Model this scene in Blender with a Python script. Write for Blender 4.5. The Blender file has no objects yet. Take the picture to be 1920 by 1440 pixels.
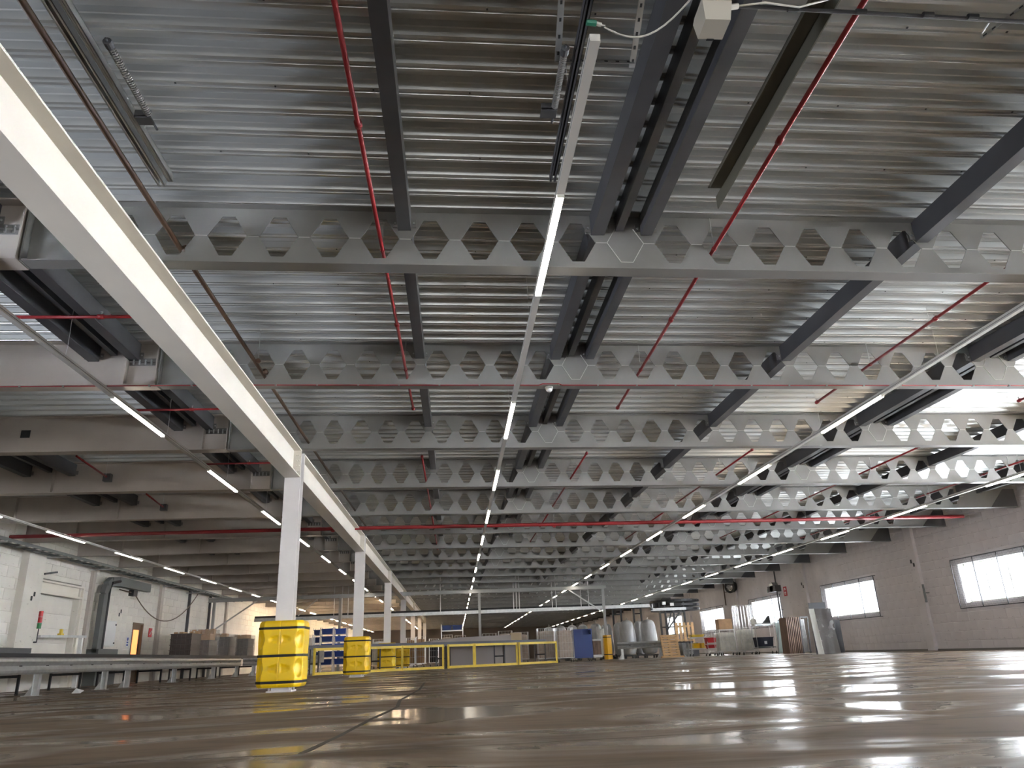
import bpy, bmesh, math, random
from mathutils import Vector, Matrix
random.seed(7)
D = bpy.data; SC = bpy.context.scene; COL = SC.collection

# ------------------------------------------------------------------ camera, world, exposure, daylight
CM = [[0.9967358889556838, -0.07045632267789309, -0.039414137849652586],
      [-0.012873654657903367, 0.3432529656459173, -0.9391547639186163],
      [0.07969841079640078, 0.9365966624807027, 0.3412255194831371]]
cd = D.cameras.new('camera'); cam = D.objects.new('camera', cd); COL.objects.link(cam)
cd.sensor_width = 36; cd.lens = 36 * 1400 / 1920; cd.clip_end = 300; cd.clip_start = 0.02
R_, D_, F_ = [Vector(r) for r in CM]
cam.matrix_world = Matrix(((R_.x, -D_.x, -F_.x, 0), (R_.y, -D_.y, -F_.y, 0), (R_.z, -D_.z, -F_.z, 0.39), (0, 0, 0, 1)))
SC.camera = cam
SC.view_settings.view_transform = 'Standard'; SC.view_settings.look = 'None'
SC.view_settings.gamma = 1; SC.view_settings.use_curve_mapping = False
SC.view_settings.exposure = 1.15
w = D.worlds.new('sky'); SC.world = w; w.use_nodes = True
bg = w.node_tree.nodes['Background']; bg.inputs[0].default_value = (0.80, 0.90, 1.0, 1); bg.inputs[1].default_value = 3.0

def area(name, loc, direction, sx, sy, power, col, spread=180):
    l = D.lights.new(name, 'AREA'); l.shape = 'RECTANGLE'; l.size = sx; l.size_y = sy; l.energy = power; l.color = col
    l.spread = math.radians(spread)
    o = D.objects.new(name, l); COL.objects.link(o); o.location = loc
    o.rotation_euler = Vector(direction).to_track_quat('-Z', 'Y').to_euler()
    return o
WINS = [(-16.0, -11.9), (-7.4, -3.3), (1.2, 5.3), (9.8, 13.9), (18.3, 22.46), (27.0, 31.2), (35.4, 39.4), (43.4, 47.5), (51.8, 55.8)]
for a, b in WINS:      # daylight standing in the window openings of the right wall
    area('window_daylight', (15.95, (a + b) / 2, 1.9), (-1, 0, 0.35 if 0 < a < 15 else 0.0), b - a - 0.5, 1.15, 1150 if 0 < a < 15 else 330, (0.88, 0.94, 1.0))
# daylight through the open loading door of the left wall, beside the camera
area('door_daylight', (-12.3, 1.0, 0.62), (9.8, 5.4, 3.5), 2.2, 0.7, 68, (0.80, 0.87, 1.0), 60)
sl = D.lights.new('sun', 'SUN'); sl.energy = 3800; sl.angle = 0.02; sl.color = (0.86, 0.95, 1.0)
so = D.objects.new('sun', sl); COL.objects.link(so); so.rotation_euler = Vector((-0.80, 0.10, -0.60)).to_track_quat('-Z', 'Y').to_euler()
area('added_gate_fill', (1.5, -19.15, 1.5), (0, 1, 0.12), 8.6, 2.7, 560, (1.0, 0.97, 0.92))  # added fill light in a made-up gate behind the camera, lifts the beam webs

def ray(px, py):
    return R_ * ((px - 960) / 1400) + D_ * ((py - 720) / 1400) + F_
def at(px, py, Y):
    d = ray(px, py); k = Y / d.y; return Vector((d.x * k, Y, 0.39 + d.z * k))
def atx(px, py, X):
    d = ray(px, py); k = X / d.x; return Vector((X, d.y * k, 0.39 + d.z * k))

# ------------------------------------------------------------------ materials
def mat(name, col, rough=0.5, metal=0.0, emit=None, estr=0, noise=None, bump=None, rvar=0, scale=(1, 1, 1), alpha=None, coat=0):
    m = D.materials.new(name); m.use_nodes = True; nt = m.node_tree; b = nt.nodes['Principled BSDF']
    b.inputs['Base Color'].default_value = (*col, 1); b.inputs['Roughness'].default_value = rough; b.inputs['Metallic'].default_value = metal
    if coat: b.inputs['Coat Weight'].default_value = coat
    if emit: b.inputs['Emission Color'].default_value = (*emit, 1); b.inputs['Emission Strength'].default_value = estr
    if alpha is not None: b.inputs['Alpha'].default_value = alpha
    if noise or bump or rvar:
        tc = nt.nodes.new('ShaderNodeTexCoord'); mp = nt.nodes.new('ShaderNodeMapping'); mp.inputs['Scale'].default_value = scale
        nt.links.new(tc.outputs['Object'], mp.inputs[0])
        n = nt.nodes.new('ShaderNodeTexNoise'); n.inputs['Scale'].default_value = (noise or (0, 4))[1]; n.inputs['Detail'].default_value = 6
        nt.links.new(mp.outputs[0], n.inputs['Vector'])
        if noise:
            r = nt.nodes.new('ShaderNodeValToRGB'); a = noise[0]
            r.color_ramp.elements[0].position = 0.3; r.color_ramp.elements[1].position = 0.7
            r.color_ramp.elements[0].color = (*[c * (1 - a) for c in col], 1); r.color_ramp.elements[1].color = (*[min(1, c * (1 + a)) for c in col], 1)
            nt.links.new(n.outputs[0], r.inputs[0]); nt.links.new(r.outputs[0], b.inputs['Base Color'])
        if rvar:
            mr = nt.nodes.new('ShaderNodeMapRange'); mr.inputs[1].default_value = 0.3; mr.inputs[2].default_value = 0.7
            mr.inputs[3].default_value = max(0.02, rough - rvar); mr.inputs[4].default_value = min(1, rough + rvar)
            nt.links.new(n.outputs[0], mr.inputs[0]); nt.links.new(mr.outputs[0], b.inputs['Roughness'])
        if bump:
            bp = nt.nodes.new('ShaderNodeBump'); bp.inputs['Strength'].default_value = bump; bp.inputs['Distance'].default_value = 0.02
            nt.links.new(n.outputs[0], bp.inputs['Height']); nt.links.new(bp.outputs[0], b.inputs['Normal'])
    return m
M = {}
M['steel'] = mat('grey_painted_steel', (0.25, 0.245, 0.237), 0.45, 0.25, noise=(0.12, 1.3), rvar=0.1)
M['girder'] = mat('warm_grey_painted_steel', (0.50, 0.45, 0.41), 0.5, 0.1, noise=(0.12, 1.1))
M['weld'] = mat('pale_weld', (0.62, 0.61, 0.58), 0.5, 0.2)
M['purlin'] = mat('dark_painted_steel', (0.075, 0.075, 0.082), 0.5, 0.2, noise=(0.15, 2))
M['cream'] = mat('cream_painted_steel', (0.84, 0.79, 0.70), 0.45, noise=(0.03, 2))
M['white'] = mat('white_painted_steel', (0.80, 0.77, 0.76), 0.45, noise=(0.03, 3))
M['galv'] = mat('galvanised_steel', (0.55, 0.56, 0.56), 0.38, 0.85, noise=(0.12, 9), rvar=0.1)
M['black'] = mat('black_steel', (0.018, 0.018, 0.02), 0.5)
M['darkgrey'] = mat('dark_grey_plastic', (0.07, 0.07, 0.075), 0.5)
M['red'] = mat('red_painted_pipe', (0.26, 0.018, 0.022), 0.4)
M['brown'] = mat('brown_painted_pipe', (0.065, 0.034, 0.018), 0.5)
M['yellow'] = mat('yellow_plastic', (0.90, 0.58, 0.008), 0.34, noise=(0.06, 3))
M['yellowsteel'] = mat('yellow_painted_steel', (0.72, 0.52, 0.05), 0.45, noise=(0.1, 4))
M['orange'] = mat('orange_yellow_plastic', (0.80, 0.42, 0.01), 0.4)
M['rubber'] = mat('black_rubber', (0.015, 0.014, 0.012), 0.7)
M['housing'] = mat('white_light_housing', (0.62, 0.60, 0.56), 0.45)
M['lit'] = mat('lit_diffuser', (0.9, 0.9, 0.85), 0.4, emit=(1.0, 0.90, 0.76), estr=16)
M['litwarm'] = mat('warm_lit_diffuser', (0.9, 0.85, 0.7), 0.4, emit=(1.0, 0.74, 0.46), estr=110)
M['dim'] = mat('dimmed_diffuser', (0.8, 0.8, 0.76), 0.4, emit=(1.0, 0.93, 0.8), estr=5)
M['unlit'] = mat('unlit_diffuser', (0.75, 0.75, 0.73), 0.4)
M['cardboard'] = mat('brown_cardboard', (0.42, 0.26, 0.14), 0.7, noise=(0.15, 5))
M['crate'] = mat('dark_brown_crate', (0.075, 0.058, 0.052), 0.4, noise=(0.2, 5))
M['film'] = mat('clear_wrap', (0.75, 0.72, 0.68), 0.12, alpha=0.22)
M['blue'] = mat('blue_plastic', (0.02, 0.05, 0.22), 0.4)
M['brightblue'] = mat('bright_blue_plastic', (0.035, 0.09, 0.42), 0.4)
M['navy'] = mat('navy_plastic', (0.012, 0.016, 0.035), 0.45)
M['redplastic'] = mat('red_plastic', (0.62, 0.03, 0.04), 0.4)
M['wood'] = mat('pale_wood', (0.62, 0.40, 0.20), 0.6, noise=(0.2, 3), scale=(1, 8, 8))
M['oldwood'] = mat('weathered_wood', (0.16, 0.10, 0.07), 0.6, noise=(0.35, 3), scale=(6, 6, 1))
M['linen'] = mat('beige_linen', (0.50, 0.42, 0.36), 0.8, noise=(0.12, 6), bump=0.4)
M['bag'] = mat('grey_laundry_bag', (0.42, 0.42, 0.42), 0.35, noise=(0.15, 3), bump=0.6, scale=(3, 3, 1))
M['whitecloth'] = mat('white_cloth', (0.72, 0.71, 0.66), 0.8, noise=(0.12, 6), bump=0.8)
M['wire'] = mat('bright_zinc_wire', (0.68, 0.68, 0.68), 0.35, 0.6)
M['sheet'] = mat('grey_sheet_metal', (0.36, 0.36, 0.36), 0.24, 0.8, noise=(0.2, 2), rvar=0.12)
M['panel'] = mat('taupe_cabinet_panel', (0.20, 0.165, 0.145), 0.5)
M['glass'] = mat('pale_acrylic', (0.60, 0.80, 0.78), 0.08, alpha=0.35)
M['signred'] = mat('red_sign', (0.50, 0.02, 0.03), 0.5)
M['signgreen'] = mat('green_sign', (0.02, 0.16, 0.10), 0.5)
M['signblue'] = mat('blue_sign', (0.03, 0.07, 0.35), 0.5)
M['paper'] = mat('white_paper', (0.8, 0.8, 0.8), 0.6)
M['cable'] = mat('white_cable', (0.62, 0.60, 0.54), 0.5)
M['beige'] = mat('beige_plastic_box', (0.48, 0.45, 0.38), 0.5)
M['doorbrown'] = mat('brown_door', (0.13, 0.085, 0.05), 0.5)
M['orangelit'] = mat('orange_lit_room', (0.9, 0.3, 0.12), 0.5, emit=(1.0, 0.27, 0.08), estr=1.0)
M['lampred'] = mat('red_lamp', (0.5, 0.02, 0.02), 0.3); M['lampgreen'] = mat('green_lamp', (0.02, 0.2, 0.05), 0.3)
M['frame'] = mat('white_window_frame', (0.74, 0.74, 0.68), 0.4)
M['duct'] = mat('grey_cable_duct', (0.17, 0.18, 0.18), 0.5, 0.2)
M['pane'] = mat('window_glass', (0.9, 0.95, 0.95), 0.05, alpha=0.08)
M['steelpale'] = mat('pale_grey_steel', (0.34, 0.34, 0.33), 0.45, 0.3)
M['whitefilm'] = mat('white_film', (0.72, 0.74, 0.70), 0.25)
M['panelgrey'] = mat('slate_sheet', (0.13, 0.135, 0.15), 0.4)
M['glareband'] = mat('painted_floor_glare', (0.62, 0.62, 0.60), 0.5)  # pale colour imitating window glare on the floor

def wallmat(name, col, a, dirt):
    m = D.materials.new(name); m.use_nodes = True; nt = m.node_tree; b = nt.nodes['Principled BSDF']
    tc = nt.nodes.new('ShaderNodeTexCoord')
    n = nt.nodes.new('ShaderNodeTexNoise'); n.inputs['Scale'].default_value = 0.9; n.inputs['Detail'].default_value = 8
    nt.links.new(tc.outputs['Object'], n.inputs['Vector'])
    r = nt.nodes.new('ShaderNodeValToRGB'); r.color_ramp.elements[0].position = 0.32; r.color_ramp.elements[1].position = 0.62
    r.color_ramp.elements[0].color = (*[c * (1 - a) for c in col], 1); r.color_ramp.elements[1].color = (*col, 1)
    nt.links.new(n.outputs[0], r.inputs[0])
    # scuff marks low down, from trolleys
    n2 = nt.nodes.new('ShaderNodeTexNoise'); n2.inputs['Scale'].default_value = 5; n2.inputs['Detail'].default_value = 5
    mp = nt.nodes.new('ShaderNodeMapping'); mp.inputs['Scale'].default_value = (1, 1, 4)
    nt.links.new(tc.outputs['Object'], mp.inputs[0]); nt.links.new(mp.outputs[0], n2.inputs['Vector'])
    r2 = nt.nodes.new('ShaderNodeValToRGB'); r2.color_ramp.elements[0].position = 0.66; r2.color_ramp.elements[1].position = 0.72
    nt.links.new(n2.outputs[0], r2.inputs[0])
    mx = nt.nodes.new('ShaderNodeMixRGB'); mx.inputs[2].default_value = (*dirt, 1)
    ml = nt.nodes.new('ShaderNodeMath'); ml.operation = 'MULTIPLY'; ml.inputs[1].default_value = 0.5
    nt.links.new(r2.outputs[0], ml.inputs[0]); nt.links.new(ml.outputs[0], mx.inputs[0])
    nt.links.new(r.outputs[0], mx.inputs[1]); nt.links.new(mx.outputs[0], b.inputs['Base Color'])
    b.inputs['Roughness'].default_value = 0.6
    return m
M['wallR'] = wallmat('painted_block_right', (0.72, 0.68, 0.69), 0.18, (0.12, 0.09, 0.08))
M['wallL'] = wallmat('painted_block_left', (0.84, 0.80, 0.73), 0.12, (0.3, 0.26, 0.22))
M['mortar'] = mat('dark_mortar', (0.20, 0.19, 0.18), 0.9)  # plain dark grey of the right wall base strip

def floormat():
    m = D.materials.new('worn_concrete_floor'); m.use_nodes = True; nt = m.node_tree; b = nt.nodes['Principled BSDF']; L = nt.links
    tc = nt.nodes.new('ShaderNodeTexCoord')
    def noise(scale, s, det=6, dist=0):
        mp = nt.nodes.new('ShaderNodeMapping'); mp.inputs['Scale'].default_value = s; L.new(tc.outputs['Object'], mp.inputs[0])
        n = nt.nodes.new('ShaderNodeTexNoise'); n.inputs['Scale'].default_value = scale; n.inputs['Detail'].default_value = det
        n.inputs['Distortion'].default_value = dist; L.new(mp.outputs[0], n.inputs['Vector']); return n.outputs[0]
    def ramp(src, stops):
        r = nt.nodes.new('ShaderNodeValToRGB'); e = r.color_ramp.elements
        e[0].position, e[0].color = stops[0][0], (*stops[0][1], 1); e[1].position, e[1].color = stops[-1][0], (*stops[-1][1], 1)
        for p, c in stops[1:-1]:
            x = e.new(p); x.color = (*c, 1)
        L.new(src, r.inputs[0]); return r.outputs[0]
    base = ramp(noise(0.5, (1, 1, 1), 8, 0.6), [(0.3, (0.125, 0.084, 0.054)), (0.5, (0.175, 0.123, 0.081)), (0.72, (0.22, 0.162, 0.11))])
    scuff = ramp(noise(1.6, (0.35, 1.3, 1), 8, 1.5), [(0.42, (1, 1, 1)), (0.5, (0.72, 0.70, 0.68)), (0.56, (1, 1, 1))])
    mx = nt.nodes.new('ShaderNodeMixRGB'); mx.blend_type = 'MULTIPLY'; mx.inputs[0].default_value = 0.8
    L.new(base, mx.inputs[1]); L.new(scuff, mx.inputs[2])
    # tyre arcs
    mp = nt.nodes.new('ShaderNodeMapping'); mp.inputs['Location'].default_value = (-3, 6, 0); mp.inputs['Scale'].default_value = (0.25, 0.25, 1)
    L.new(tc.outputs['Object'], mp.inputs[0])
    wv = nt.nodes.new('ShaderNodeTexWave'); wv.wave_type = 'RINGS'; wv.rings_direction = 'Z'; wv.inputs['Scale'].default_value = 0.55
    wv.inputs['Distortion'].default_value = 5; wv.inputs['Detail'].default_value = 2; L.new(mp.outputs[0], wv.inputs['Vector'])
    tr = ramp(wv.outputs[0], [(0.93, (1, 1, 1)), (0.97, (0.6, 0.58, 0.56)), (1.0, (0.6, 0.58, 0.56))])
    mx2 = nt.nodes.new('ShaderNodeMixRGB'); mx2.blend_type = 'MULTIPLY'; mx2.inputs[0].default_value = 0.7
    L.new(mx.outputs[0], mx2.inputs[1]); L.new(tr, mx2.inputs[2]); L.new(mx2.outputs[0], b.inputs['Base Color'])
    rr = nt.nodes.new('ShaderNodeMapRange'); rr.inputs[1].default_value = 0.40; rr.inputs[2].default_value = 0.56
    rr.inputs[3].default_value = 0.14; rr.inputs[4].default_value = 0.62; b.inputs['Specular IOR Level'].default_value = 0.34
    L.new(noise(0.75, (0.7, 1.2, 1), 7, 1.0), rr.inputs[0]); L.new(rr.outputs[0], b.inputs['Roughness'])
    bp = nt.nodes.new('ShaderNodeBump'); bp.inputs['Strength'].default_value = 0.09; bp.inputs['Distance'].default_value = 0.012
    L.new(noise(1.3, (1, 1, 1), 4, 0.3), bp.inputs['Height']); L.new(bp.outputs[0], b.inputs['Normal'])
    return m
M['floor'] = floormat()
def deckmat():
    m = D.materials.new('galvanised_roof_deck'); m.use_nodes = True; nt = m.node_tree; b = nt.nodes['Principled BSDF']; L = nt.links
    tc = nt.nodes.new('ShaderNodeTexCoord'); mp = nt.nodes.new('ShaderNodeMapping'); mp.inputs['Scale'].default_value = (0.25, 2.5, 2.5)
    L.new(tc.outputs['Object'], mp.inputs[0]); n = nt.nodes.new('ShaderNodeTexNoise'); n.inputs['Scale'].default_value = 1; n.inputs['Detail'].default_value = 7
    L.new(mp.outputs[0], n.inputs['Vector'])
    r = nt.nodes.new('ShaderNodeValToRGB'); r.color_ramp.elements[0].position = 0.3; r.color_ramp.elements[1].position = 0.7
    r.color_ramp.elements[0].color = (0.56, 0.57, 0.56, 1); r.color_ramp.elements[1].color = (0.64, 0.65, 0.64, 1)
    L.new(n.outputs[0], r.inputs[0]); L.new(r.outputs[0], b.inputs['Base Color'])
    b.inputs['Metallic'].default_value = 0.62
    mr = nt.nodes.new('ShaderNodeMapRange'); mr.inputs[3].default_value = 0.30; mr.inputs[4].default_value = 0.36
    L.new(n.outputs[0], mr.inputs[0]); L.new(mr.outputs[0], b.inputs['Roughness'])
    return m
M['deck'] = deckmat()

# ------------------------------------------------------------------ mesh helpers
class MB:
    def __init__(s): s.v = []; s.f = []
    def add(s, vs, fs):
        k = len(s.v); s.v += [tuple(v) for v in vs]; s.f += [tuple(i + k for i in f) for f in fs]; return s
    def box(s, x0, x1, y0, y1, z0, z1):
        return s.add([(x0, y0, z0), (x1, y0, z0), (x1, y1, z0), (x0, y1, z0), (x0, y0, z1), (x1, y0, z1), (x1, y1, z1), (x0, y1, z1)],
                     [(0, 3, 2, 1), (4, 5, 6, 7), (0, 1, 5, 4), (1, 2, 6, 5), (2, 3, 7, 6), (3, 0, 4, 7)])
    def bar(s, p, q, w, h, up=(0, 0, 1)):      # rectangular bar between two points
        p = Vector(p); q = Vector(q); d = (q - p).normalized(); up = Vector(up)
        if abs(d.dot(up)) > 0.98: up = Vector((0, 1, 0))
        x = d.cross(up).normalized(); z = x.cross(d)
        vs = []
        for c in (p, q):
            for a, b in ((-1, -1), (1, -1), (1, 1), (-1, 1)): vs.append(c + x * (a * w / 2) + z * (b * h / 2))
        return s.add(vs, [(0, 1, 2, 3), (7, 6, 5, 4), (0, 4, 5, 1), (1, 5, 6, 2), (2, 6, 7, 3), (3, 7, 4, 0)])
    def tube(s, pts, r, n=8):
        pts = [Vector(p) for p in pts]; k = len(s.v); ref = Vector((0, 0, 1))
        for i, p in enumerate(pts):
            d = (pts[min(i + 1, len(pts) - 1)] - pts[max(i - 1, 0)]).normalized()
            rr = ref if abs(d.dot(ref)) < 0.95 else Vector((0, 1, 0))
            x = d.cross(rr).normalized(); z = x.cross(d); rad = r[i] if isinstance(r, (list, tuple)) else r
            for j in range(n):
                a = 2 * math.pi * j / n; s.v.append(tuple(p + x * (rad * math.cos(a)) + z * (rad * math.sin(a))))
        for i in range(len(pts) - 1):
            for j in range(n):
                a = k + i * n + j; b = k + i * n + (j + 1) % n; s.f.append((a, b, b + n, a + n))
        s.f.append(tuple(k + j for j in range(n))[::-1]); s.f.append(tuple(k + (len(pts) - 1) * n + j for j in range(n))); return s
    def poly(s, pts, y0, y1):                  # convex xz polygon extruded along y
        n = len(pts); vs = [(x, y0, z) for x, z in pts] + [(x, y1, z) for x, z in pts]
        return s.add(vs, [tuple(range(n)), tuple(range(2 * n - 1, n - 1, -1))] + [(i + n, (i + 1) % n + n, (i + 1) % n, i) for i in range(n)])
    def warp(s, fn): s.v = [fn(*v) for v in s.v]; return s
    def move(s, dx, dy, dz): s.v = [(x + dx, y + dy, z + dz) for x, y, z in s.v]; return s
    def grid(s, P, closed=False):              # P rows of points
        k = len(s.v); m = len(P[0])
        for row in P: s.v += [tuple(p) for p in row]
        for i in range(len(P) - 1):
            for j in range(m if closed else m - 1):
                a = k + i * m + j; b = k + i * m + (j + 1) % m; s.f.append((a, b, b + m, a + m))
        return s
def obj(name, mb, m, parent=None, local=True, smooth=False, origin=None):
    me = D.meshes.new(name); vs = mb.v
    if parent is not None and not local:
        ox, oy, oz = wloc(parent); vs = [(x - ox, y - oy, z - oz) for x, y, z in vs]
    if parent is None and origin is None and vs:
        xs, ys, zs = zip(*vs); origin = ((min(xs) + max(xs)) / 2, (min(ys) + max(ys)) / 2, min(zs))
    if parent is None: vs = [(x - origin[0], y - origin[1], z - origin[2]) for x, y, z in vs]
    me.from_pydata(vs, [], mb.f); me.update()
    if smooth:
        for p in me.polygons: p.use_smooth = True
    me.materials.append(M[m] if isinstance(m, str) else m)
    o = D.objects.new(name, me); COL.objects.link(o)
    if parent is not None: o.parent = parent
    else: o.location = origin
    return o
def wloc(o):
    x = y = z = 0
    while o is not None:
        x += o.location.x; y += o.location.y; z += o.location.z; o = o.parent
    return x, y, z
def thing(name, label, cat, loc=(0, 0, 0), rz=0, group=None):
    o = D.objects.new(name, None); COL.objects.link(o); o.location = loc; o.rotation_euler = (0, 0, rz); o.empty_display_size = 0.1
    o['label'] = label; o['category'] = cat
    if group: o['group'] = group
    return o
def tag(o, label, cat, group=None):
    o['label'] = label; o['category'] = cat
    if group: o['group'] = group
    return o
def struct(name, mb, m, parent=None, **k):
    o = obj(name, mb, m, parent, **k)
    if parent is None: o['kind'] = 'structure'
    return o
def stuff(o): o['kind'] = 'stuff'; return o
def dup(root, loc, rz=None, label=None, scale=None):
    kids = {}
    r = root.copy(); COL.objects.link(r); r.location = loc
    if rz is not None: r.rotation_euler = (0, 0, rz)
    if scale: r.scale = scale
    if label: r['label'] = label
    for ch in root.children:
        c = ch.copy(); COL.objects.link(c); c.parent = r
        for g in ch.children:
            e = g.copy(); COL.objects.link(e); e.parent = c
    return r
ORD = ['zeroth', 'first', 'second', 'third', 'fourth', 'fifth', 'sixth', 'seventh', 'eighth', 'ninth', 'tenth', 'eleventh', 'twelfth', 'thirteenth',
       'fourteenth', 'fifteenth', 'sixteenth', 'seventeenth', 'eighteenth', 'nineteenth', 'twentieth', 'twenty-first', 'twenty-second', 'twenty-third',
       'twenty-fourth', 'twenty-fifth', 'twenty-sixth', 'twenty-seventh', 'twenty-eighth', 'twenty-ninth', 'thirtieth', 'thirty-first', 'thirty-second', 'thirty-third']

# roof: underside of the roof beams, falling gently to the right (drainage fall)
def zb(X, Y):
    s = 0.0145 + max(0.0, 9.4 - Y) * 0.0013
    return 3.83 - s * (X + 2.6) if X > -2.6 else 3.83 - 0.006 * (X + 2.6)
YB = [2.87, 6.18, 9.42, 12.60, 15.75, 18.92, 22.05, 25.15, 28.27, 31.42, 34.55, 37.65, 40.80, 43.95, 47.1, 50.25, 53.4, 56.55, 59.7, 62.85, 66.0, 69.15, 72.3, 75.45, 78.6, 81.75, 84.9, 88.05, 91.2, 94.35, 97.5]
XL, XR, YF, YN = -12.0, 15.3, 100.0, -19.0

# ------------------------------------------------------------------ floor
fl = MB(); nx, ny = 14, 42
fl.grid([[(XL - .3 + (XR - XL + .6) * i / nx, YN + (YF - YN + 0.3) * j / ny, 0) for i in range(nx + 1)] for j in range(ny + 1)][::1])
floor = struct('floor', fl, 'floor', origin=(0, 0, 0))
fm = MB()          # sawn and filled joints and long cracks, a hair proud of the slab
def strip(pts, wdt, z=0.0015):
    for a, b in zip(pts[:-1], pts[1:]):
        a = Vector((*a, z)); b = Vector((*b, z)); d = (b - a).normalized(); x = Vector((-d.y, d.x, 0)) * wdt / 2
        fm.add([a - x, a + x, b + x, b - x], [(0, 1, 2, 3)])
strip([(-4.5, 4.12), (-2.0, 3.93), (-0.7, 3.86), (0.4, 3.84), (1.2, 3.87), (3.0, 3.99), (6.5, 4.3)], 0.012)
strip([(-0.72, 3.9), (-0.66, 4.7), (-0.61, 5.9), (-0.52, 7.2), (-0.58, 8.4), (-0.5, 11), (-0.55, 14.2)], 0.035)
strip([(-9, 18.3), (-4, 18.1), (3, 18.2), (12, 18.0)], 0.02)
strip([(-6, 9.2), (-3, 9.0), (0, 9.3), (5, 9.1), (12, 9.4)], 0.016)
obj('filled_joint', fm, mat('dark_joint_filler', (0.045, 0.036, 0.03), 0.6), floor, local=False)
lm_ = MB(); z = 0.002  # window glare on the floor, drawn as a flat pale band
lm_.add([(7.2, 39.3, z), (14.6, 27.5, z), (14.9, 27.9, z), (7.5, 39.7, z)], [(0, 1, 2, 3)])
obj('painted_glare', lm_, 'glareband', floor, local=False)

# ------------------------------------------------------------------ roof deck (trapezoidal sheets, ribs along X)
PITCH = 0.2625
prof = [(-.131, .105), (-.078, .105), (-.064, .062), (-.056, .056), (-.040, 0), (-.013, 0), (-.006, .016), (.006, .016), (.013, 0), (.040, 0), (.056, .056), (.064, .062), (.078, .105)]
ck = MB(); xs = [XL - .3, -8, -4, -2.6, 0, 3, 6, 9, 12, XR + .3]; rows = []
y = 6.18 - 0.03 - PITCH * 99
while y < YF + .3:
    for a, h in prof:
        yy = y + a; rows.append([(x, yy, zb(x, yy) + 0.622 + h) for x in xs])
    y += PITCH
ck.grid(rows)
ceiling = struct('ceiling', ck, 'deck', origin=(0, 0, 0))
sm = MB()
for k in range(-9, 30):
    yy = 6.18 - 0.03 + PITCH * (k * 1); 
    if k % 3 == 0:
        for i in range(18):
            x = -2 + i * 0.72 + (0.1 if k % 2 else 0); z = zb(x, yy) + 0.622
            sm.box(x - .006, x + .006, yy - .028, yy - .016, z - .006, z + .002)
stuff(obj('deck_screw', sm, 'darkgrey', ceiling, local=False))

# ------------------------------------------------------------------ castellated roof beams
CP = 0.466; X0 = 1.673; HZ0, HZM, HZ1 = 0.106, 0.312, 0.518
def cast_parts(Yref, detail, dirty=None):
    web = MB(); bf = MB(); tf = MB(); wd = MB(); t = 0.005
    xa, xb = -3.78, 15.05
    def q(pts): web.poly(pts, -t, t)
    n0, n1 = -10, 25
    left = X0 + CP * (n0 - .5); right = X0 + CP * (n1 + .5)
    q([(xa, .014), (left, .014), (left, .606), (xa, .606)]); q([(right, .014), (xb, .014), (xb, .606), (right, .606)])
    for n in range(n0, n1 + 1):
        xc = X0 + CP * n; a, b = CP / 2, 0.178; c = 0.058
        if n in (0, 13):
            q([(xc - a, .014), (xc + a, .014), (xc + a, .606), (xc - a, .606)])
            if detail:
                hx = [(xc - b, HZM), (xc - c, HZ0), (xc + c, HZ0), (xc + b, HZM), (xc + c + .03, HZ1 - .05)]
                for p, r in zip(hx[:-1], hx[1:]): wd.bar((p[0], -.008, p[1]), (r[0], -.008, r[1]), .006, .006, (0, 1, 0))
                wd.bar((xc - b, -.008, HZM), (xc - c - .03, -.008, HZ1 - .05), .006, .006, (0, 1, 0))
        else:
            q([(xc - a, .014), (xc - c, .014), (xc - c, HZ0), (xc - b, HZM), (xc - a, HZM)])
            q([(xc - c, .014), (xc + c, .014), (xc + c, HZ0), (xc - c, HZ0)])
            q([(xc + c, .014), (xc + a, .014), (xc + a, HZM), (xc + b, HZM), (xc + c, HZ0)])
            q([(xc - a, HZM), (xc - b, HZM), (xc - c, HZ1), (xc - c, .606), (xc - a, .606)])
            q([(xc - c, HZ1), (xc + c, HZ1), (xc + c, .606), (xc - c, .606)])
            q([(xc + b, HZM), (xc + a, HZM), (xc + a, .606), (xc + c, .606), (xc + c, HZ1)])
        if detail: wd.box(xc + b + .004, xc + CP - b - .004, -.009, -.004, HZM - .003, HZM + .003)
    xsn = [xa, -2.6, 0, 3, 6, 9, 12, xb]
    for p, r in zip(xsn[:-1], xsn[1:]):
        bf.box(p, r, -.083, .083, 0, .014); tf.box(p, r, -.083, .083, .606, .62)
    f = lambda x, y_, h: (x, y_, h + zb(x, Yref) - 3.83)
    return web.warp(f), bf.warp(f), tf.warp(f), wd.warp(f)
def make_cast(Y, label, detail=True):
    o = thing('castellated_beam', label, 'roof beam', (0, Y, 3.83), 0, 'castellated roof beams')
    web, bf, tf, wd = cast_parts(Y, detail)
    obj('web', web, 'steel', o); obj('bottom_flange', bf, 'steel', o); obj('top_flange', tf, 'steel', o)
    if detail: obj('weld_seam', wd, 'weld', o)
    pl = MB().box(-3.80, -3.785, -.08, .08, -.0, .62); pl.warp(lambda x, y_, h: (x, y_, h + zb(x, Y) - 3.83)); obj('end_plate', pl, 'steel', o)
    hn = MB().poly([(14.3, .0), (15.05, .0), (15.05, .5), (14.75, .5)], -.03, .03); hn.warp(lambda x, y_, h: (x, y_, h + zb(x, Y) - 3.83)); obj('end_haunch', hn, 'purlin', o)
    return o
beam_far = None
for k, Y in enumerate(YB):
    lab = 'grey castellated roof beam with hexagonal openings, %s from the camera' % ORD[k + 1]
    if k == 2: lab = 'grey castellated roof beam with thin red conduit clipped along its flange, third from the camera'
    if k < 5: beam_last = make_cast(Y, lab)
    elif k == 5: beam_far = make_cast(Y, lab)
    else: dup(beam_far, (0, Y, 3.83), label=lab)

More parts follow.
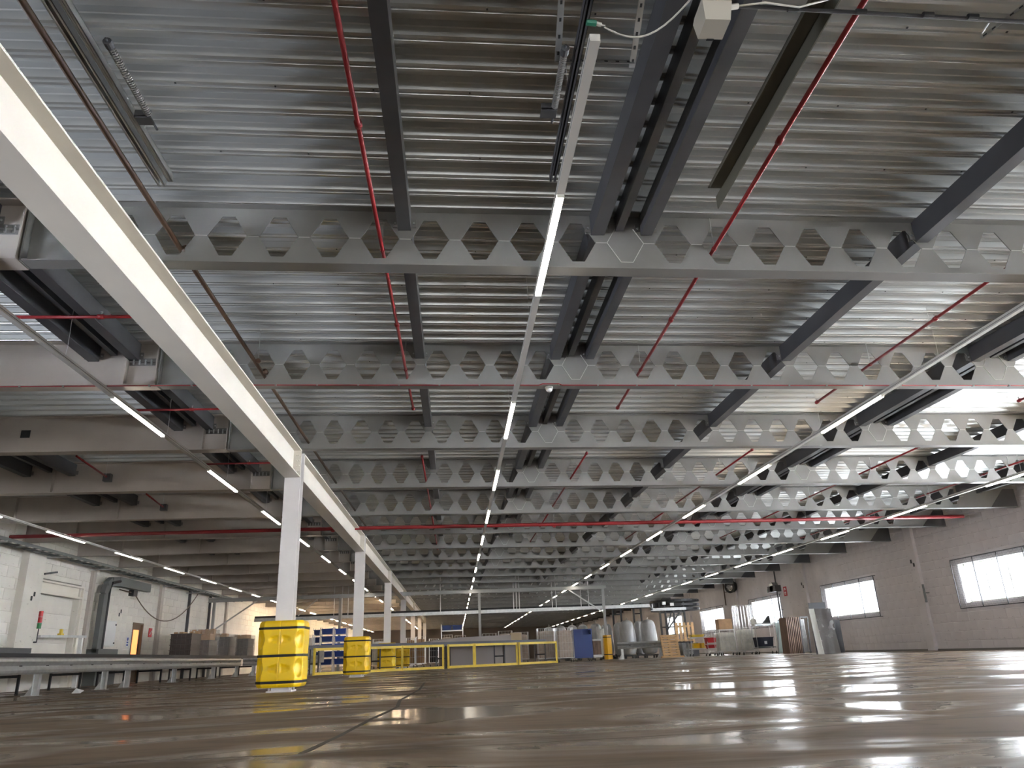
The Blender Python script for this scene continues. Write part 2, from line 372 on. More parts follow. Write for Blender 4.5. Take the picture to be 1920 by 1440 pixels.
# plate girders on the left bay
def make_girder(Y, label):
    o = thing('plate_girder', label, 'girder', (-8, Y, 3.83), 0, 'plate girders of the left bay')
    f = lambda x, y_, h: (x + 8, y_, h + zb(x, Y) - 3.83)
    xa, xb = XL, -3.81
    obj('web', MB().box(xa, -8, -.006, .006, .016, .604).box(-8, xb, -.006, .006, .016, .604).warp(f), 'girder', o)
    obj('bottom_flange', MB().box(xa, -8, -.11, .11, 0, .016).box(-8, xb, -.11, .11, 0, .016).warp(f), 'girder', o)
    obj('top_flange', MB().box(xa, -8, -.11, .11, .604, .62).box(-8, xb, -.11, .11, .604, .62).warp(f), 'girder', o)
    for x in (-4.22, -3.83, -8.2, -10.6):
        obj('stiffener', MB().box(x - .008, x + .008, -.1, -.006, .016, .604).warp(f), 'girder', o)
    br = obj('bolt_bracket', MB().box(-4.2, -3.86, -.05, -.006, .34, .35).box(-4.2, -3.86, -.016, -.006, .30, .40).warp(f), 'steel', o)
    for i in range(4):
        x = -4.14 + i * .075
        obj('bolt', MB().tube([(x, -.045, .30), (x, -.045, .37)], .012, 6).warp(f), 'galv', br).location = (0, 0, 0)
    return o
girder0 = None
for k, Y in enumerate(YB):
    lab = 'warm grey plate girder of the left bay, %s from the camera' % ORD[k + 1]
    if k == 3: lab = 'warm grey plate girder with a small square hole through its web, fourth from the camera'
    if girder0 is None: girder0 = make_girder(Y, lab)
    else: g = dup(girder0, (-8, Y, 3.83), label=lab)
    if k == 3: obj('web_hole', MB().box(.78, .93, -.012, -.0065, .30, .43), 'black', g)

# ------------------------------------------------------------------ cream main beam and white columns
YC = [12.70, 22.1, 31.5, 40.9, 50.3, 59.7, 69.1]
def ibeam_y(x0, x1, y0, y1, z0, z1, ft=.02, wt=.012):
    xm = (x0 + x1) / 2
    return [MB().box(x0, x1, y0, y1, z0, z0 + ft), MB().box(xm - wt / 2, xm + wt / 2, y0, y1, z0 + ft, z1 - ft), MB().box(x0, x1, y0, y1, z1 - ft, z1)]
seg = [-3.0] + YC
for i, (a, b) in enumerate(zip(seg[:-1], seg[1:])):
    a2 = a + (.15 if i else 0); b2 = b - .15
    lab = ['cream steel main beam running from over the camera to the nearest column', 'cream steel main beam between the nearest two columns',
           'cream steel main beam between the second and third columns', 'cream steel main beam between the third and fourth columns',
           'cream steel main beam between the fourth and fifth columns', 'cream steel main beam between the fifth and sixth columns', 'cream steel main beam reaching the farthest column'][i]
    o = thing('main_beam', lab, 'beam', (-2.7, (a2 + b2) / 2, 3.34), 0, 'cream main beam lengths')
    bf, wb, tf = ibeam_y(-2.83, -2.57, a2, b2, 3.34, 3.82)
    obj('bottom_flange', bf, 'cream', o, local=False); obj('web', wb, 'cream', o, local=False); obj('top_flange', tf, 'cream', o, local=False)
    for yy, sgn in ((b2, 1), (a2, -1)):
        if yy < 0: continue
        e = obj('end_plate', MB().box(-2.83, -2.57, min(yy, yy - .02 * sgn), max(yy, yy - .02 * sgn), 3.34, 3.82), 'cream', o, local=False)
        if i < 3:
            for xx in (-2.64, -2.6):
                for zz in (3.45, 3.54, 3.63, 3.72):
                    yq = yy - .02 * sgn
                    bo = obj('bolt', MB().tube([(xx, yq, zz), (xx, yq - .025 * sgn, zz)], .013, 6), 'cream', e, local=False)

def protector_mesh(x0, x1, N=14, rows=66):
    # half a moulded column guard: rounded square shell with dished corner pads and finger recesses
    W, Dp, H = .338, .31, .97
    def outline(u):            # u 0..1 from front seam round the right-hand side to the rear seam
        pts = [(0, -Dp), (W - .09, -Dp), (W, -Dp + .09), (W, Dp - .09), (W - .09, Dp), (0, Dp)]
        L = [0]
        for p, q_ in zip(pts[:-1], pts[1:]): L.append(L[-1] + math.hypot(q_[0] - p[0], q_[1] - p[1]))
        s_ = u * L[-1]
        for i in range(5):
            if s_ <= L[i + 1] + 1e-9:
                t = (s_ - L[i]) / (L[i + 1] - L[i]); p, q_ = pts[i], pts[i + 1]
                return p[0] + (q_[0] - p[0]) * t, p[1] + (q_[1] - p[1]) * t, s_
    tot = 2 * (W - .09) + 2 * math.hypot(.09, .09) + 2 * (Dp - .09)
    us = [0, .004] + [i / 96 for i in range(1, 96)] + [1]
    P = []
    for j in range(rows + 1):
        z = H * j / rows; row = []
        edge = min(z, H - z); bev = .03 * max(0, 1 - edge / .05) ** 2
        bulge = .010 * math.sin(math.pi * ((z / H * 2) % 1))
        for u in us:
            x, y_, s_ = outline(u); r = math.hypot(x, y_)
            d = -bev + bulge
            if u == 0: d -= .006
            zz = (z - .08) / .40 if z < .49 else (z - .49) / .40
            cz = .27 if z < .49 else .69
            # corner dish centred on the chamfer
            for cs in (W - .09 + .06,):
                e = ((s_ - cs) / .075) ** 2 + ((z - cz) / .13) ** 2
                if e < 1: d -= .040 * (1 - e) ** .35
            # tapering finger recess near the seam
            if .03 < s_ < .17:
                hw = .06 - .28 * (s_ - .03) * .9; hw = max(hw, .015)
                e = ((z - cz) / hw) ** 2
                if e < 1: d -= .032 * (1 - e) ** .3 * min(1, (.17 - s_) / .04)
            # strap grooves
            for gz in (.075, .455, .86):
                if abs(z - gz) < .02: d -= .006
            k = (r + d) / r; row.append((x * k, y_ * k, z))
        P.append(row)
    mb = MB().grid(P)
    top = [P[-1][i] for i in range(len(us))]
    mb.add([(0, 0, H)] + top, [(0, i + 1, i + 2) for i in range(len(us) - 1)])
    return mb
half = protector_mesh(0, 0)
def strap(z, col='rubber'):
    W, Dp = .338, .31; mb = MB(); c = .09
    pts = [(-W + c, -Dp), (W - c, -Dp), (W, -Dp + c), (W, Dp - c), (W - c, Dp), (-W + c, Dp), (-W, Dp - c), (-W, -Dp + c)]
    rows_ = []
    for zz, s in ((z - .019, 1.0), (z - .017, 1.03), (z + .017, 1.03), (z + .019, 1.0)): rows_.append([(x * s, y_ * s, zz) for x, y_ in pts])
    return mb.grid(rows_, closed=True)
def make_column(Y, label):
    o = thing('steel_column', label, 'column', (-2.7, Y, 0), 0, 'white columns under the main beam')
    x, h = .13, 3.34
    obj('front_flange', MB().box(-x, x, -.13, -.112, .02, 3.82), 'white', o)
    obj('rear_flange', MB().box(-x, x, .112, .13, .02, 3.82), 'white', o)
    obj('web', MB().box(-.006, .006, -.112, .112, .02, 3.82), 'white', o)
    bp = obj('base_plate', MB().box(-.19, .19, -.19, .19, 0, .022), 'white', o)
    for a in (-.155, .155):
        for b in (-.155, .155): obj('anchor_bolt', MB().tube([(a, b, .022), (a, b, .06)], .016, 6), 'white', bp)
    return o
def make_guard(Y, label):
    o = thing('column_protector', label, 'column guard', (-2.7, Y, .07), 0, 'yellow column protectors')
    hR = MB().add(half.v, half.f); hL = MB().add([(-x, y_, z) for x, y_, z in half.v], [f[::-1] for f in half.f])
    obj('right_shell', hR, 'yellow', o, smooth=True); obj('left_shell', hL, 'yellow', o, smooth=True)
    for z in (.075, .455, .86): obj('strap', strap(z), 'rubber', o)
    return o
clabs = ['white steel column nearest the camera', 'white steel column second from the camera', 'white steel column third from the camera', 'white steel column fourth from the camera',
         'white steel column fifth from the camera in warm light', 'white steel column sixth from the camera in warm light', 'white steel column farthest down the hall']
col0 = make_column(YC[0], clabs[0]); gd0 = make_guard(YC[0], 'big yellow plastic protector with black straps around the nearest column')
for Y, l in zip(YC[1:], clabs[1:]): dup(col0, (-2.7, Y, 0), label=l)
for Y, l in zip(YC[1:4], ['second', 'third', 'fourth']): dup(gd0, (-2.7, Y, .07), label='yellow plastic protector with black straps around the %s column' % l)

# ------------------------------------------------------------------ purlins
PL = [(-.43, .12, .40, 'single purlin left of the centre light row'), (1.41, .13, .39, 'wide left purlin of the centre three'), (1.625, .075, .44, 'narrow middle purlin of the centre three'),
      (1.885, .11, .40, 'right purlin of the centre three'), (4.66, .13, .38, 'single purlin between the centre and right light rows'), (7.45, .13, .38, 'left purlin of the right three'),
      (7.72, .075, .44, 'narrow middle purlin of the right three'), (8.0, .12, .39, 'right purlin of the right three'), (10.75, .13, .39, 'single purlin between the two right light rows'), (13.5, .13, .39, 'left purlin beside the right wall'), (14.05, .12, .39, 'right purlin beside the right wall'),
      (-4.66, .14, .36, 'left purlin of the three behind the cream beam'), (-4.41, .075, .44, 'narrow middle purlin behind the cream beam'), (-4.15, .13, .37, 'right purlin of the three behind the cream beam'),
      (-8.74, .14, .36, 'left purlin over the conveyor'), (-8.30, .08, .44, 'narrow middle purlin over the conveyor'), (-7.85, .13, .36, 'right purlin over the conveyor')]
for X, wd_, hb, nm in PL:
    for k in range(0, 13):
        a, b = YB[k] + .012, YB[k + 1] - .012
        if k == 0: a = YB[0] + .012
        lab = nm + ', in the %s roof bay' % ORD[k + 1]
        zz = [zb(X, yy) for yy in (a, b)]
        o = thing('purlin', lab, 'purlin', (X, (a + b) / 2, zz[0] + hb), 0, 'dark steel purlins')
        mb = MB().box(X - wd_ / 2, X + wd_ / 2, a, b, hb, .602).warp(lambda x, y_, h: (x, y_, h + zb(X, y_)))
        obj('purlin_bar', mb, 'purlin', o, local=False)
        if k < 7 and wd_ > .1:
            for yy, s in ((a, 1), (b, -1)):
                if k == 0 and s == 1: continue
                for side in (-1, 1):
                    xx = X + side * (wd_ / 2)
                    cl = MB().box(min(xx, xx + side * .05), max(xx, xx + side * .05), min(yy, yy + .008 * s), max(yy, yy + .008 * s), hb + .03, hb + .11).warp(lambda x, y_, h: (x, y_, h + zb(X, y_)))
                    c = obj('end_cleat', cl, 'steel', o, local=False)
                    if k < 3:
                        zc = hb + .07 + zb(X, yy); xc = xx + side * .028
                        obj('bolt', MB().tube([(xc, yy + .008 * s, zc), (xc, yy + .02 * s, zc)], .011, 6), 'galv', c, local=False)

# ------------------------------------------------------------------ light rows
def light_row(name, X, Z, y0, y1, segs, warm_from=1e9, lit=True, hang=True, onlylit=None):
    o = thing('lighting_trunking', 'long white lighting trunking of the %s' % name, 'light rail', (X, (y0 + y1) / 2, Z), 0, 'lighting trunking rows')
    mb = MB().box(X - .03, X + .03, y0, y1, Z + .018, Z + .07)
    obj('rail', mb, 'housing', o, local=False)
    obj('side_groove', MB().box(X - .032, X - .0302, y0, y1, Z + .036, Z + .041).box(X + .0302, X + .032, y0, y1, Z + .036, Z + .041), 'darkgrey', o, local=False)
    yy = y0 + .9; k = 0
    while yy < min(y1, 48):
        obj('hanger', MB().tube([(X, yy, Z + .07), (X + .01, yy, Z + .2), (X, yy, zb(X, yy) + .63)], .003, 5), 'wire', o, local=False)
        yy += 3.15; k += 1
    for i, (a, b) in enumerate(segs):
        far = a > warm_from
        on = lit and (onlylit is None or i in onlylit)
        l = thing('strip_light', '%s strip light, %s of the %s' % ('glowing' if on else 'dimly lit', ORD[i + 1], name), 'strip light', (X, (a + b) / 2, Z), 0, 'strip lights')
        obj('diffuser', MB().poly([(X - .026, Z + .004), (X - .018, Z - .006), (X + .018, Z - .006), (X + .026, Z + .004), (X + .026, Z + .017), (X - .026, Z + .017)], a, b), ('litwarm' if far else 'lit') if on else 'dim', l, local=False)
        for yq in (a - .012, b): obj('end_cap', MB().box(X - .028, X + .028, yq, yq + .012, Z - .007, Z + .02), 'housing', l, local=False)
def run(start, n, step, ln=1.75): return [(start + i * step, start + i * step + ln) for i in range(n)]
light_row('centre row', .83, 3.61, 3.25, 98, [(4.75, 6.38), (9.6, 11.35), (13.5, 15.25)] + run(17.5, 20, 3.95))
light_row('row between the centre and the right wall', 5.95, 3.56, -18, 98, [(-14.1, -12.35), (-10.15, -8.4), (-6.2, -4.45), (-2.25, -.5), (1.7, 3.4)] + [(9.4, 11.2), (13.35, 15.0)] + run(17.3, 20, 3.95))
light_row('row beside the right wall', 11.75, 3.48, -18, 98, [(-13.8, -12.05), (-9.85, -8.1), (-5.9, -4.15), (-1.95, -.2), (2, 3.75), (5.95, 7.7), (9.9, 11.65), (13.9, 15.5)] + run(17.75, 20, 3.95))
light_row('row behind the cream beam', -4.33, 3.67, -18, 98, [(-14.5, -12.75), (-10.55, -8.8), (-6.6, -4.85), (-2.65, -.9), (1.3, 3.05)] + [(9.35, 11.1), (13.3, 15.1), (17.2, 19.0)] + run(21.2, 19, 3.95), warm_from=44)
light_row('row beside the left wall', -10.0, 3.70, 12, 98, run(15.3, 21, 3.95, 2.0), warm_from=44, onlylit=set(range(6, 24)))

# ------------------------------------------------------------------ sprinkler and heating pipes
def pipe(label, pts, r, m='red', cat='pipe', n=8, group=None, name='sprinkler_pipe', cpl=(), sprk=True, hang=()):
    p0 = pts[0]; o = thing(name, label, cat, p0, 0, group)
    obj('pipe_run', MB().tube(pts, r, n), m, o, local=False, smooth=True)
    for yq in cpl:
        a = Vector(pts[0]); b = Vector(pts[-1]); d = (b - a); t = yq; c = a + d * t; dn = d.normalized()
        cp = obj('coupling', MB().tube([c - dn * .03, c + dn * .03], r * 1.5, n), m, o, local=False, smooth=True)
        if sprk:
            obj('sprinkler_head', MB().tube([c + Vector((0, 0, r)), c + Vector((0, 0, r + .035))], .009, 6).tube([c + Vector((0, 0, r + .035)), c + Vector((0, 0, r + .04))], .016, 8), 'galv', cp, local=False)
    for t in hang:
        a = Vector(pts[0]); b = Vector(pts[-1]); c = a + (b - a) * t
        hg = obj('hanger', MB().tube([c, (c.x, c.y, zb(c.x, c.y) + .62)], .004, 5), 'galv', o, local=False)
        obj('clip', MB().tube([c + Vector((0, -.012, 0)), c + Vector((0, .012, 0))], r * 1.3, n), m, hg, local=False)
    return o
grp = 'red sprinkler pipes'
pipe('red sprinkler pipe left of the centre lights, over the camera', [(-.66, 2.6, 4.0), (-.60, 10.95, 3.99)], .019, group=grp, cpl=(.22, .63, .995), hang=(.43, .80))
pipe('red sprinkler pipe right of the centre lights, over the camera', [(2.49, 2.6, 4.0), (2.60, 11.1, 4.0)], .019, group=grp, cpl=(.23, .61, .995), hang=(.42, .80))
pipe('nearest red sprinkler pipe crossing the right light row', [(5.82, 2.6, 4.0), (5.81, 10.98, 4.0)], .019, group=grp, cpl=(.62, .995), hang=(.40, .80))
pipe('nearest red sprinkler pipe toward the right wall', [(9.25, 2.6, 3.98), (9.25, 11.0, 3.98)], .019, group=grp, cpl=(.62, .995), hang=(.40, .80))
for X, nm in ((-.59, 'left of the centre lights'), (2.57, 'right of the centre lights'), (5.86, 'above the right light row'), (9.33, 'toward the right wall'), (12.6, 'beside the right wall')):
    pipe('red sprinkler pipe %s, second length from the camera' % nm, [(X, 13.85, 4.0), (X, 19.4, 4.0)], .019, group=grp, cpl=(.005, .5), hang=(.34, .9))
    pipe('red sprinkler pipe %s, third length from the camera' % nm, [(X, 20.2, 3.99), (X, 26.8, 3.99)], .019, group=grp, cpl=(.5, .995), hang=(.3, .8))
pipe('brown pipe running above the right edge of the cream beam', [(-2.40, 2.5, 4.0), (-2.46, 6.2, 4.0), (-2.50, 12.4, 4.0), (-2.5, 22, 4.0)], .024, 'brown', name='heating_pipe', cpl=(.19, .35), sprk=False, hang=(.33,))
pipe('thick red water main crossing the hall under the beams', [(-11.7, 20.8, 3.85), (-2.6, 20.7, 3.81), (6, 20.6, 3.72), (14.6, 20.5, 3.63)], .05, n=12, name='water_main', cpl=(), hang=(.32, .55, .7, .9))
pipe('short red branch pipe crossing the purlins behind the cream beam, nearest', [(-4.72, 7.62, 4.0), (-3.0, 7.62, 4.0)], .019, group=grp, cpl=(.55,))
pipe('short red branch pipe crossing the purlins behind the cream beam, second', [(-4.65, 10.83, 4.0), (-3.2, 10.83, 4.0)], .017, group=grp, cpl=(.55,))
pipe('short red branch pipe crossing the purlins behind the cream beam, third', [(-4.65, 14.1, 4.0), (-3.2, 14.1, 4.0)], .017, group=grp, cpl=(.55,))
for i, (a, b, X) in enumerate([(13.7, 14.9, -6.82), (17.05, 18.0, -6.85), (15.3, 16.9, -10.2)]):
    o = pipe('red pipe drop ending in a small box, %s over the left bay' % ORD[i + 1], [(X, a, 4.1), (X + .05, b, 3.98)], .018, group=grp, cpl=(), hang=(.2, .95))
    obj('end_box', MB().box(X - .02, X + .12, b - .03, b + .08, 3.90, 4.05), 'darkgrey', o, local=False)
# thin red conduit clipped along the third beam
cx = [(-11.8, zb(-11.8, 9.3)), (-3.82, zb(-3.9, 9.3)), (-2.6, zb(-2.6, 9.3)), (1.15, zb(1.15, 9.3)), (1.2, zb(1.2, 9.3) + .02), (1.42, zb(1.4, 9.3) + .02), (1.47, zb(1.4, 9.3)), (6, zb(6, 9.3)), (14.8, zb(14.8, 9.3))]
o = thing('thin_conduit', 'thin red cable conduit with evenly spaced clips under a roof beam', 'conduit', (2, 9.32, 3.8))
obj('conduit_run', MB().tube([(x, 9.325, z - .010) for x, z in cx], .0075, 6), 'red', o, local=False)
for i in range(50):
    x = -11.3 + i * .53
    obj('clip', MB().box(x - .01, x + .01, 9.305, 9.345, zb(x, 9.3) - .024, zb(x, 9.3) - .002), 'steel', o, local=False)
o = thing('smoke_detector', 'white round smoke detector under a roof beam beside the centre lights', 'detector', (1.3, 9.42, 3.77))
obj('base', MB().tube([(0, 0, .0), (0, 0, -.025)], .055, 20), 'unlit', o, smooth=False)
obj('sensor_dome', MB().tube([(0, 0, -.025), (0, 0, -.05), (0, 0, -.065)], [.045, .042, .025], 20), 'unlit', o, smooth=True)

# ------------------------------------------------------------------ overhead door tracks, brackets, box and cables near the camera
def channel_track(o, name, X, y0, y1, z, m='galv', w_=.05, h_=.06):
    mb = MB()
    for a, b in (((X - w_ / 2), z), ((X + w_ / 2), z)): pass
    mb.box(X - w_ / 2, X - w_ / 2 + .004, y0, y1, z, z + h_).box(X + w_ / 2 - .004, X + w_ / 2, y0, y1, z, z + h_).box(X - w_ / 2, X + w_ / 2, y0, y1, z + h_ - .004, z + h_)
    mb.box(X - w_ / 2, X - w_ / 2 + .016, y0, y1, z, z + .004).box(X + w_ / 2 - .016, X + w_ / 2, y0, y1, z, z + .004)
    return obj(name, mb, m, o, local=False)
def spring_bumper(o, X, y0, y1, z):
    b = obj('bumper_rod', MB().tube([(X, y0 - .05, z), (X, y1 + .16, z)], .008, 8).tube([(X, y0 - .03, z), (X, y0 + .02, z)], .026, 12), 'purlin', o, local=False)
    pts = []; turns = 34
    for i in range(turns * 8 + 1):
        a = i / 8 * 2 * math.pi; pts.append((X + .020 * math.cos(a), y0 + (y1 - y0) * i / (turns * 8), z + .020 * math.sin(a)))
    obj('coil_spring', MB().tube(pts, .0045, 5), 'steel', b, local=False)
    obj('spring_plate', MB().box(X - .09, X + .015, y1, y1 + .09, z - .02, z - .01).box(X - .09, X + .015, y1, y1 + .008, z - .03, z + .03), 'purlin', o, local=False)
o = thing('door_track', 'grey door track with coil spring bumper, beside the cream beam', 'door track', (-2.2, 3.5, 3.9))
channel_track(o, 'outer_track', -2.205, 1.5, 5.05, 3.88, w_=.055); channel_track(o, 'inner_track', -2.12, 1.5, 4.98, 3.88, w_=.035)
spring_bumper(o, -2.0, 3.62, 4.22, 3.88)
o = thing('door_track', 'dark door track with coil spring bumper, left of the centre lights', 'door track', (.78, 3.5, 3.8))
channel_track(o, 'track', .785, 1.5, 4.8, 3.78, 'purlin', w_=.045); spring_bumper(o, .70, 3.5, 3.98, 3.79)
def perf(o, name, p, q, wd_=.04, n=6, m='galv', up=(1, 0, 0)):
    a = obj(name, MB().bar(p, q, .004, wd_, up), m, o, local=False); p = Vector(p); q = Vector(q)
    for i in range(n):
        c = p + (q - p) * ((i + .5) / n); d = (q - p).normalized() * .011
        obj('slot', MB().bar(c - d, c + d, .0065, .014, up), 'black', a, local=False)
    return a
o = thing('perforated_bracket', 'perforated steel hanging frame around the near end of the centre lights', 'bracket', (.9, 3.6, 3.9))
perf(o, 'right_strip', (1.16, 3.05, 4.2), (1.15, 3.66, 3.83), n=9, up=(1, 0, .2)); perf(o, 'left_strip', (.66, 2.95, 4.2), (.675, 3.62, 3.83), n=8, up=(1, 0, .2))
perf(o, 'cross_strip', (.66, 3.63, 3.845), (1.16, 3.63, 3.845), n=7, up=(0, .3, 1))
o = thing('steel_angle', 'long olive steel angle ending in a mitre, right of the centre purlins', 'steel angle', (2.2, 3.8, 3.9))
obj('angle_bar', MB().box(2.10, 2.22, 2.4, 5.05, 3.91, 3.916).box(2.212, 2.22, 2.4, 5.18, 3.80, 3.916).box(2.10, 2.106, 2.4, 5.0, 3.88, 3.916), mat('olive_grey_steel', (.13, .125, .10), .5, .3), o, local=False)
o = thing('junction_box', 'beige sensor box hanging at the top beside the centre purlins', 'junction box', (1.47, 3.1, 3.6))
bxm = MB(); bxm.grid([[(1.385, 3.02, 3.72), (1.55, 3.02, 3.72), (1.55, 3.16, 3.72), (1.385, 3.16, 3.72)], [(1.385, 3.02, 3.70), (1.55, 3.02, 3.70), (1.555, 3.18, 3.69), (1.38, 3.18, 3.69)], [(1.40, 3.05, 3.60), (1.54, 3.05, 3.60), (1.54, 3.19, 3.60), (1.40, 3.19, 3.60)]], closed=True)
bxm.f.append((8, 11, 10, 9)); obj('box_body', bxm, 'beige', o, local=False)
obj('bracket', MB().box(1.40, 1.53, 3.0, 3.10, 3.72, 3.80), 'purlin', o, local=False); obj('sensor_lens', MB().box(1.45, 1.49, 3.185, 3.20, 3.598, 3.62), 'black', o, local=False)
obj('gland', MB().tube([(1.55, 3.06, 3.70), (1.60, 3.06, 3.71)], .016, 8), 'cable', o, local=False)
cb = [(.80, 3.19, 3.70), (.88, 3.20, 3.69)]; 
for i in range(13):
    t = i / 12; cb.append((.88 + .50 * t, 3.21 + .05 * math.sin(t * 3.1) - .18 * t * t, 3.69 - .09 * math.sin(t * math.pi) + .10 * t))
o = thing('hanging_cable', 'thin white cable sagging between door track and sensor box', 'cable', (1.0, 3.2, 3.7))
obj('cable_run', MB().tube(cb, .0055, 6), 'cable', o, local=False, smooth=True); obj('plug', MB().tube([(.775, 3.19, 3.70), (.83, 3.195, 3.70)], .017, 8), 'signgreen', o, local=False)
obj('plug_collar', MB().tube([(.83, 3.195, 3.70), (.86, 3.2, 3.695)], .012, 8), 'cable', o, local=False)
o = tag(obj('cable', MB().tube([(1.60, 3.06, 3.71), (1.75, 3.04, 3.72), (1.95, 3.06, 3.715), (2.15, 3.02, 3.75)], .006, 6), 'cable', smooth=True), 'white cable running right from the sensor box', 'cable')
o = thing('cable_conduit', 'black cable conduit with couplings under the nearest roof beam', 'conduit', (2.6, 3.1, 3.78))
obj('conduit_run', MB().tube([(1.5, 3.115, 3.775), (2.4, 3.125, 3.755), (4.2, 3.15, 3.72), (7, 3.15, 3.66)], .012, 8), 'purlin', o, local=False)
for x in (1.95, 2.35, 2.75, 3.02, 3.6): obj('coupling', MB().tube([(x - .03, 3.12, 3.775 - (x - 1.5) * .02), (x + .03, 3.12, 3.775 - (x - 1.5) * .02)], .017, 8), 'black', o, local=False)
o = thing('perforated_bracket', 'slotted steel strut pointing down at the top right corner', 'bracket', (3.3, 3.3, 3.8))
perf(o, 'strut', (3.42, 3.02, 3.86), (3.22, 3.32, 3.79), wd_=.035, n=7, up=(.3, .3, 1)); obj('rod', MB().tube([(3.14, 3.15, 3.74), (3.20, 3.28, 3.79)], .006, 6), 'galv', o, local=False)
obj('clamp', MB().box(3.38, 3.46, 2.98, 3.08, 3.80, 3.88), 'black', o, local=False)

# ------------------------------------------------------------------ walls
def wall_blocks(parent, plane, side, y0, y1, z0, z1, openings, mname, bl, bh, ycam=(0, 1e9), near_limit=285):
    cells = []; r = 0; z = z0
    while z < z1 - .02:
        zt = min(z + bh, z1); y = y0 - (bl / 2 if r % 2 else 0)
        while y < y1:
            segs_ = [(max(y, y0), min(y + bl, y1))]
            for (oa, ob, oz0, oz1) in openings:
                if zt <= oz0 + .01 or z >= oz1 - .01: continue
                ns = []
                for a, b in segs_:
                    if b <= oa or a >= ob: ns.append((a, b)); continue
                    if a < oa: ns.append((a, oa))
                    if b > ob: ns.append((ob, b))
                segs_ = ns
            for a, b in segs_:
                if b - a > .04: cells.append((a, b, z, zt))
            y += bl
        z += bh; r += 1
    vis = sorted([c for c in cells if (c[0] + c[1]) / 2 > ycam[0]], key=lambda c: c[0])
    nearset = set(vis[:near_limit]); rest = MB(); g = .004; d = .012; mesh_cache = {}
    for c in cells:
        a, b, z_, t_ = c; xx = (plane - d, plane) if side < 0 else (plane, plane + d)
        if c in nearset:
            key = (round(b - a, 3), round(t_ - z_, 3)); L_ = b - a; H_ = t_ - z_
            if key not in mesh_cache:
                e = .006; s = side; mb = MB(); x0 = 0; x1 = d * s
                mb.add([(x0, g, g), (x0, L_ - g, g), (x0, L_ - g, H_ - g), (x0, g, H_ - g), (x1, g + e, g + e), (x1, L_ - g - e, g + e), (x1, L_ - g - e, H_ - g - e), (x1, g + e, H_ - g - e)],
                       [(4, 5, 6, 7) if s > 0 else (7, 6, 5, 4), (0, 1, 5, 4), (1, 2, 6, 5), (2, 3, 7, 6), (3, 0, 4, 7)])
                me = D.meshes.new('wall_block'); me.from_pydata(mb.v, [], mb.f); me.materials.append(M[mname]); mesh_cache[key] = me
            o = D.objects.new('wall_block', mesh_cache[key]); COL.objects.link(o); o.parent = parent
            p = wloc(parent); o.location = (plane - p[0] , a - p[1], z_ - p[2])
        else: rest.box(xx[0], xx[1], a + g, b - g, z_ + g, t_ - g)
    stuff(obj('wall_blocks', rest, mname, parent, local=False))
def slab(x0, x1, y0, y1, z0, z1, openings):
    mb = MB(); ys = sorted({y0, y1, *[o[0] for o in openings], *[o[1] for o in openings]})
    for a, b in zip(ys[:-1], ys[1:]):
        cut = sorted([(o[2], o[3]) for o in openings if o[0] <= a + 1e-6 and o[1] >= b - 1e-6]); z = z0
        for c0, c1 in cut:
            if c0 > z + 1e-6: mb.box(x0, x1, a, b, z, c0)
            z = c1
        if z < z1: mb.box(x0, x1, a, b, z, z1)
    return mb
WZ0, WZ1 = 1.33, 2.47
opR = [(a + .18, b - .18, WZ0, WZ1) for a, b in WINS]
wr = struct('wall_right', slab(XR, XR + .35, YN, YF, 0, 4.5, opR), 'wallR', origin=(XR, 0, 0))
wall_blocks(wr, XR, -1, YN, YF, 0, 4.32, opR, 'wallR', .54, .27, ycam=(17.5, 0), near_limit=290)
def with_side(s): return s
pil = MB()
for i, yq in enumerate((7.5, 15.9, 24.35, 32.75, 41.2, 49.9)):
    mb = MB().box(XR - .12, XR, yq - .2, yq + .2, 0, 3.95)
    struct('trim_%d' % (i + 1), mb, 'wallR')
struct('trim_7', MB().box(XR - .04, XR, YN, YF, 3.86, 3.9).box(XR - .03, XR, YN, YF, 3.62, 3.635), 'wallR')
struct('baseboard_right', MB().box(XR - .035, XR - .012, YN, YF, 0, .05), 'mortar')
